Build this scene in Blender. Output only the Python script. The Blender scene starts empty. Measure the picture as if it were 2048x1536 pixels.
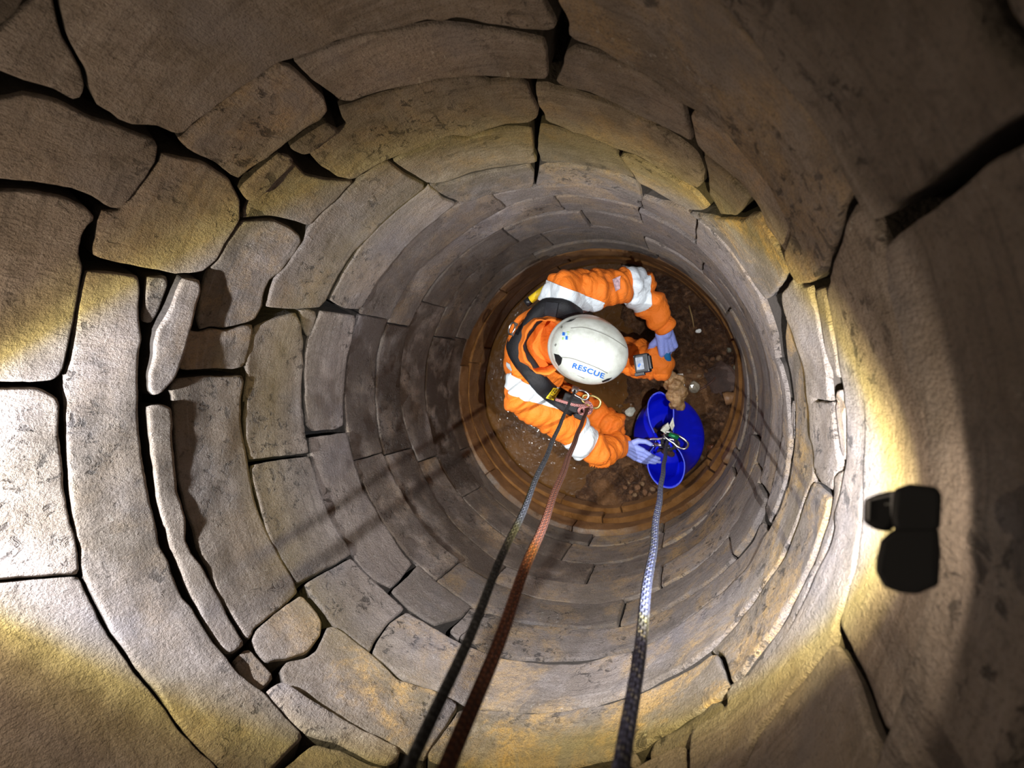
import bpy, bmesh, math, random, re
import numpy as np
from mathutils import Vector, Matrix, noise
from mathutils.geometry import delaunay_2d_cdt

# ---------------------------------------------------------------- camera, world, light, exposure
SC = bpy.context.scene
COL = SC.collection
R = 0.70                       # inner radius of the well
F = 900.0                      # focal length in pixels of the 2048 x 1536 frame
VPX, VPY = 1383.7, 741.7       # where straight down falls in the frame
MUD_Z = 0.33                   # old water line on the wall
CAM = Vector((0.690 * R, 0.153 * R, MUD_Z + 3.112 * R))
_n = Vector(((VPX - 1024) / F, -(VPY - 768) / F, -1.0)).normalized()      # straight down, in camera space
_ex = (Vector((1, 0, 0)) - _n.x * _n).normalized()
_ey = (-_n).cross(_ex)
M_C2W = Matrix((_ex, _ey, -_n))                                            # camera space -> world
cam_data = bpy.data.cameras.new('camera')
cam_data.sensor_fit = 'HORIZONTAL'
cam_data.sensor_width = 36.0
cam_data.lens = 36.0 * F / 2048.0
cam_data.clip_start = 0.01
cam = bpy.data.objects.new('camera', cam_data)
COL.objects.link(cam)
cam.matrix_world = Matrix.Translation(CAM) @ M_C2W.to_4x4()
SC.camera = cam

SC.view_settings.view_transform = 'Standard'
SC.view_settings.look = 'None'
SC.view_settings.gamma = 1.0
SC.view_settings.use_curve_mapping = False
SC.view_settings.exposure = 0.15

world = bpy.data.worlds.new('world')
SC.world = world
world.use_nodes = True
world.node_tree.nodes['Background'].inputs[0].default_value = (1.0, 0.84, 0.66, 1)
world.node_tree.nodes['Background'].inputs[1].default_value = 0.13


def ray(px, py):
    return (M_C2W @ Vector(((px - 1024) / F, -(py - 768) / F, -1.0))).normalized()


def at_z(px, py, z):
    """world point seen at a pixel, on the level z"""
    d = ray(px, py)
    return CAM + d * ((z - CAM.z) / d.z)


def at_dist(px, py, t):
    return CAM + ray(px, py) * t


def on_wall(px, py, r=R):
    d = ray(px, py)
    a = d.x * d.x + d.y * d.y
    b = CAM.x * d.x + CAM.y * d.y
    c = CAM.x ** 2 + CAM.y ** 2 - r * r
    t = (-b + math.sqrt(b * b - a * c)) / a
    p = CAM + d * t
    return math.atan2(p.y, p.x), p.z


cam_data.dof.use_dof = True
cam_data.dof.focus_distance = 1.25
cam_data.dof.aperture_fstop = 3.6


def torch_light(loc, target, power, beam):
    """an LED work lamp: cool centre, yellow rim of the beam, weak warm spill outside it"""
    l = bpy.data.lights.new('lamp_light', 'SPOT')
    l.energy = power
    l.spot_size = math.radians(176)
    l.spot_blend = 0.15
    l.shadow_soft_size = 0.006
    l.use_nodes = True
    t = l.node_tree
    em = t.nodes['Emission']
    tc = t.nodes.new('ShaderNodeTexCoord')
    sep = t.nodes.new('ShaderNodeSeparateXYZ')
    t.links.new(tc.outputs['Normal'], sep.inputs[0])
    ab = t.nodes.new('ShaderNodeMath'); ab.operation = 'ABSOLUTE'
    t.links.new(sep.outputs[2], ab.inputs[0])
    ac = t.nodes.new('ShaderNodeMath'); ac.operation = 'ARCCOSINE'
    t.links.new(ab.outputs[0], ac.inputs[0])
    dv = t.nodes.new('ShaderNodeMath'); dv.operation = 'DIVIDE'
    t.links.new(ac.outputs[0], dv.inputs[0]); dv.inputs[1].default_value = math.pi / 2
    rp = t.nodes.new('ShaderNodeValToRGB')
    t.links.new(dv.outputs[0], rp.inputs[0])
    cr = rp.color_ramp
    cr.elements[0].position = 0.0; cr.elements[0].color = beam[0][1] + (1,)
    cr.elements[1].position = 1.0; cr.elements[1].color = beam[-1][1] + (1,)
    for p, c in beam[1:-1]:
        e = cr.elements.new(p / 90.0); e.color = c + (1,)
    t.links.new(rp.outputs[0], em.inputs['Color'])
    o = bpy.data.objects.new('lamp_light', l)
    COL.objects.link(o)
    o.location = loc
    o.rotation_euler = (Vector(target) - Vector(loc)).to_track_quat('-Z', 'Y').to_euler()
    return o


# beam profile: degrees off the axis -> colour and strength
BEAM = [(0, (0.80, 0.80, 0.79)), (10, (0.68, 0.69, 0.69)), (18, (0.42, 0.43, 0.44)), (25, (0.40, 0.412, 0.43)), (32, (0.52, 0.54, 0.60)), (37, (0.53, 0.55, 0.61)), (40, (0.46, 0.465, 0.46)),
        (43.5, (0.35, 0.305, 0.125)), (47.5, (0.140, 0.113, 0.055)), (53, (0.078, 0.062, 0.044)), (66, (0.060, 0.048, 0.035)), (80, (0.034, 0.027, 0.0190)), (90, (0.014, 0.011, 0.008))]
# the lamp in view has a hooded lens: less light escapes outside its beam
BEAM_HOOD = [b for b in BEAM if b[0] < 50] + [(52, (0.018, 0.014, 0.010)), (57, (0.0075, 0.006, 0.0045)), (66, (0.0085, 0.0070, 0.0053)), (80, (0.0062, 0.0050, 0.0038)), (90, (0.0006, 0.0005, 0.0004))]
LAMP_A = at_dist(1760, 1022, 0.462)
LAMP_B = Vector((-0.63, -0.061, 2.375))
torch_light(LAMP_A, LAMP_A + Vector((-0.44, -0.12, -1)), 140, BEAM_HOOD)
torch_light(LAMP_B, LAMP_B + Vector((0.21, -0.075, -1)), 165, BEAM)

# ---------------------------------------------------------------- materials
class NT:
    """small helper to wire shader nodes"""
    def __init__(self, name):
        self.m = bpy.data.materials.new(name)
        self.m.use_nodes = True
        self.t = self.m.node_tree
        self.b = self.t.nodes['Principled BSDF']

    def n(self, kind, **kw):
        nd = self.t.nodes.new(kind)
        for k, v in kw.items():
            setattr(nd, k, v)
        return nd

    def link(self, a, b):
        self.t.links.new(a, b)

    def put(self, sock, v):
        if isinstance(v, bpy.types.NodeSocket):
            self.link(v, sock)
        else:
            sock.default_value = v

    def noise(self, vec, scale, detail=4, rough=0.55, dist=0.0):
        nd = self.n('ShaderNodeTexNoise')
        self.link(vec, nd.inputs['Vector'])
        nd.inputs['Scale'].default_value = scale
        nd.inputs['Detail'].default_value = detail
        nd.inputs['Roughness'].default_value = rough
        nd.inputs['Distortion'].default_value = dist
        return nd.outputs['Fac']

    def ramp(self, fac, lo, hi, a=0.0, b=1.0):
        nd = self.n('ShaderNodeMapRange')
        nd.interpolation_type = 'SMOOTHSTEP'
        self.put(nd.inputs['Value'], fac)
        nd.inputs['From Min'].default_value = lo
        nd.inputs['From Max'].default_value = hi
        nd.inputs['To Min'].default_value = a
        nd.inputs['To Max'].default_value = b
        return nd.outputs['Result']

    def math(self, op, a, b=0.0, c=0.0):
        nd = self.n('ShaderNodeMath', operation=op)
        self.put(nd.inputs[0], a)
        self.put(nd.inputs[1], b)
        self.put(nd.inputs[2], c)
        return nd.outputs[0]

    def mix(self, fac, a, b, blend='MIX'):
        nd = self.n('ShaderNodeMix', data_type='RGBA', blend_type=blend)
        self.put(nd.inputs['Factor'], fac)
        for s, v in ((nd.inputs[6], a), (nd.inputs[7], b)):
            if isinstance(v, tuple) and len(v) == 3:
                v = v + (1.0,)
            self.put(s, v)
        return nd.outputs[2]

    def mapping(self, vec, scale=(1, 1, 1), rot=(0, 0, 0)):
        nd = self.n('ShaderNodeMapping')
        self.link(vec, nd.inputs['Vector'])
        nd.inputs['Scale'].default_value = scale
        nd.inputs['Rotation'].default_value = rot
        return nd.outputs['Vector']

    def bump(self, h, dist, strength=1.0, prev=None):
        nd = self.n('ShaderNodeBump')
        self.link(h, nd.inputs['Height'])
        nd.inputs['Distance'].default_value = dist
        nd.inputs['Strength'].default_value = strength
        if prev is not None:
            self.link(prev, nd.inputs['Normal'])
        return nd.outputs['Normal']

    def out(self, color=None, rough=None, normal=None, **kw):
        if color is not None:
            if isinstance(color, tuple) and len(color) == 3:
                color = color + (1.0,)
            self.put(self.b.inputs['Base Color'], color)
        if rough is not None:
            self.put(self.b.inputs['Roughness'], rough)
        if normal is not None:
            self.link(normal, self.b.inputs['Normal'])
        for k, v in kw.items():
            self.put(self.b.inputs[k.replace('_', ' ')], v)
        return self.m


def stone_material():
    t = NT('sandstone')
    tc = t.n('ShaderNodeTexCoord')
    geo = t.n('ShaderNodeNewGeometry')
    oi = t.n('ShaderNodeObjectInfo')
    pos = geo.outputs['Position']
    uv = tc.outputs['UV']
    rnd = oi.outputs['Random']
    sep = t.n('ShaderNodeSeparateColor')
    t.link(oi.outputs['Color'], sep.inputs[0])
    ochre, light, wet = sep.outputs[0], sep.outputs[1], sep.outputs[2]
    # shift the texture for each stone
    sh = t.n('ShaderNodeVectorMath', operation='MULTIPLY_ADD')
    comb = t.n('ShaderNodeCombineXYZ')
    for i in range(3):
        t.link(rnd, comb.inputs[i])
    t.link(comb.outputs[0], sh.inputs[0])
    sh.inputs[1].default_value = (7.3, 3.1, 5.7)
    t.link(pos, sh.inputs[2])
    p = sh.outputs[0]
    big = t.noise(p, 3.0, 5, 0.6)
    med = t.noise(p, 14.0, 5, 0.65)
    fine = t.noise(p, 120.0, 3, 0.6)
    streak = t.noise(t.mapping(uv, (3.5, 70, 1), (0, 0, 0.04)), 1.0, 6, 0.65, 0.4)
    c = t.mix(t.ramp(big, 0.3, 0.7), (0.160, 0.122, 0.086), (0.262, 0.205, 0.164))
    c = t.mix(t.ramp(med, 0.38, 0.70, 0, 0.55), c, (0.315, 0.262, 0.228))
    c = t.mix(t.ramp(streak, 0.50, 0.70, 0, 0.55), c, (0.10, 0.078, 0.062))
    c = t.mix(t.ramp(streak, 0.46, 0.30, 0, 0.4), c, (0.345, 0.288, 0.25))
    # ochre bloom
    oc = t.math('MULTIPLY', t.ramp(t.noise(p, 6.0, 5, 0.7, 0.6), 0.44, 0.66), ochre)
    oc = t.math('MULTIPLY', oc, t.ramp(fine, 0.25, 0.62, 0.35, 1.0))
    c = t.mix(oc, c, (0.42, 0.25, 0.075))
    # pale mineral flecks
    fl = t.math('MULTIPLY', t.ramp(t.noise(p, 60.0, 4, 0.7), 0.60, 0.70), t.ramp(t.noise(p, 5.0, 3, 0.5), 0.52, 0.66))
    c = t.mix(t.math('MULTIPLY', fl, 0.75), c, (0.46, 0.42, 0.37))
    # dark pits and stains
    dk = t.math('MULTIPLY', t.ramp(t.noise(p, 34.0, 5, 0.7, 0.5), 0.55, 0.64), t.ramp(t.noise(p, 4.0, 3, 0.5), 0.45, 0.6))
    c = t.mix(t.math('MULTIPLY', dk, 0.8), c, (0.026, 0.020, 0.016))
    # sandy speckle and blotches
    sp_ = t.noise(p, 260.0, 2, 0.6)
    c = t.mix(t.ramp(sp_, 0.30, 0.48, 0.45, 0.0), c, (0.06, 0.048, 0.038))
    c = t.mix(t.ramp(t.noise(p, 22.0, 6, 0.75, 1.2), 0.50, 0.66, 0, 0.55), c, (0.115, 0.088, 0.066))
    c = t.mix(t.ramp(t.noise(p, 3.4, 4, 0.6), 0.52, 0.70, 0, 0.5), c, (0.185, 0.165, 0.172))
    # per stone brightness
    v = t.n('ShaderNodeHueSaturation')
    t.link(c, v.inputs['Color'])
    t.put(v.inputs['Value'], t.math('MULTIPLY', light, t.ramp(rnd, 0, 1, 1.35, 2.05)))
    v.inputs['Saturation'].default_value = 0.86
    c = v.outputs[0]
    # wet brown film
    wf = t.math('MULTIPLY', wet, t.ramp(t.noise(p, 7.0, 5, 0.65), 0.28, 0.56))
    c = t.mix(t.math('MULTIPLY', wf, 0.8), c, (0.060, 0.036, 0.021))
    # silt left below the old water line
    sepz = t.n('ShaderNodeSeparateXYZ')
    t.link(pos, sepz.inputs[0])
    zz = t.math('ADD', sepz.outputs[2], t.math('MULTIPLY', med, 0.025))
    silt = t.ramp(zz, MUD_Z - 0.002, MUD_Z + 0.022, 1.0, 0.0)
    sc_ = t.mix(t.ramp(t.noise(p, 9.0, 4, 0.6), 0.35, 0.7), (0.23, 0.094, 0.020), (0.39, 0.180, 0.055))
    c = t.mix(silt, c, sc_)
    rough = t.math('SUBTRACT', 0.86, t.math('MULTIPLY', wf, 0.42))
    rough = t.math('SUBTRACT', rough, t.math('MULTIPLY', silt, 0.34))
    # relief
    grain = t.noise(p, 150.0, 4, 0.8)
    tool = t.noise(t.mapping(uv, (85, 24, 1), (0, 0, 0.55)), 1.0, 4, 0.65, 1.2)
    hh = t.math('ADD', t.math('MULTIPLY', grain, 1.5), t.math('MULTIPLY', t.ramp(med, 0.2, 0.8), 0.7))
    hh = t.math('ADD', hh, t.math('MULTIPLY', tool, t.ramp(t.noise(p, 5.0, 2), 0.35, 0.6, 0.15, 1.1)))
    hh = t.math('SUBTRACT', hh, t.math('MULTIPLY', dk, 0.9))
    nrm = t.bump(hh, 0.0100, 1.0)
    return t.out(c, rough, nrm)


def simple(name, color, rough=0.6, metal=0.0, bump=None, spec=0.5, mottled=0.0, mscale=20.0):
    t = NT(name)
    tc = t.n('ShaderNodeTexCoord')
    c = color
    if mottled:
        k = t.noise(tc.outputs['Object'], mscale, 4, 0.6)
        c = t.mix(t.ramp(k, 0.3, 0.75), tuple(x * (1 - mottled) for x in color), tuple(min(1, x * (1 + mottled)) for x in color))
    nrm = None
    if bump:
        nrm = t.bump(t.noise(tc.outputs['Object'], bump[0], 4, 0.6), bump[1], 1.0)
    return t.out(c, rough, nrm, Metallic=metal, Specular_IOR_Level=spec)


MAT = {}
MAT['stone'] = stone_material()
MAT['joint'] = simple('shade dark joint face', (0.034, 0.026, 0.019), 0.95, bump=(60, 0.006))  # near-black side faces: the shade in the gaps between stones is put into the colour
MAT['backing'] = simple('packed earth', (0.010, 0.008, 0.006), 0.95, bump=(30, 0.01))


# ---------------------------------------------------------------- helpers
def tag(o, label=None, cat=None, group=None, kind=None):
    if label: o['label'] = label
    if cat: o['category'] = cat
    if group: o['group'] = group
    if kind: o['kind'] = kind
    return o


def mesh_obj(name, verts, faces, mat=None, parent=None, smooth=True, uvs=None):
    me = bpy.data.meshes.new(name)
    me.from_pydata([tuple(v) for v in verts], [], [tuple(f) for f in faces])
    if smooth:
        me.polygons.foreach_set('use_smooth', [True] * len(me.polygons))
    if uvs is not None:
        ul = me.uv_layers.new(name='UVMap')
        li = np.empty(len(me.loops), dtype=np.int32)
        me.loops.foreach_get('vertex_index', li)
        ul.data.foreach_set('uv', np.asarray(uvs, dtype=np.float32)[li].ravel())
    me.update()
    o = bpy.data.objects.new(name, me)
    COL.objects.link(o)
    if mat: me.materials.append(mat)
    if parent: o.parent = parent
    return o


def empty(name, loc=(0, 0, 0)):
    o = bpy.data.objects.new(name, None)
    o.empty_display_size = 0.05
    COL.objects.link(o)
    o.location = loc
    return o

# ---------------------------------------------------------------- the well: backing shell and stones
TILES = {'A': (0, 0), 'B': (0, 400), 'C': (0, 800), 'D': (0, 1056), 'E': (480, 0), 'F': (960, 0), 'G': (1408, 0),
         'H': (1408, 400), 'I': (1408, 800), 'J': (1408, 1056), 'K': (960, 1056), 'L': (480, 1056), 'M': (480, 400),
         'N': (480, 760), 'O': (880, 240)}


def px_list(s):
    """'A 12,30 40,50 B ...' : points in the survey tiles (3.2 x) -> frame pixels"""
    out, t = [], None
    for w in s.split():
        if w in TILES:
            t = TILES[w]
        else:
            x, y = w.split(',')
            out.append((t[0] + float(x) / 3.2, t[1] + float(y) / 3.2))
    return out


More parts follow.
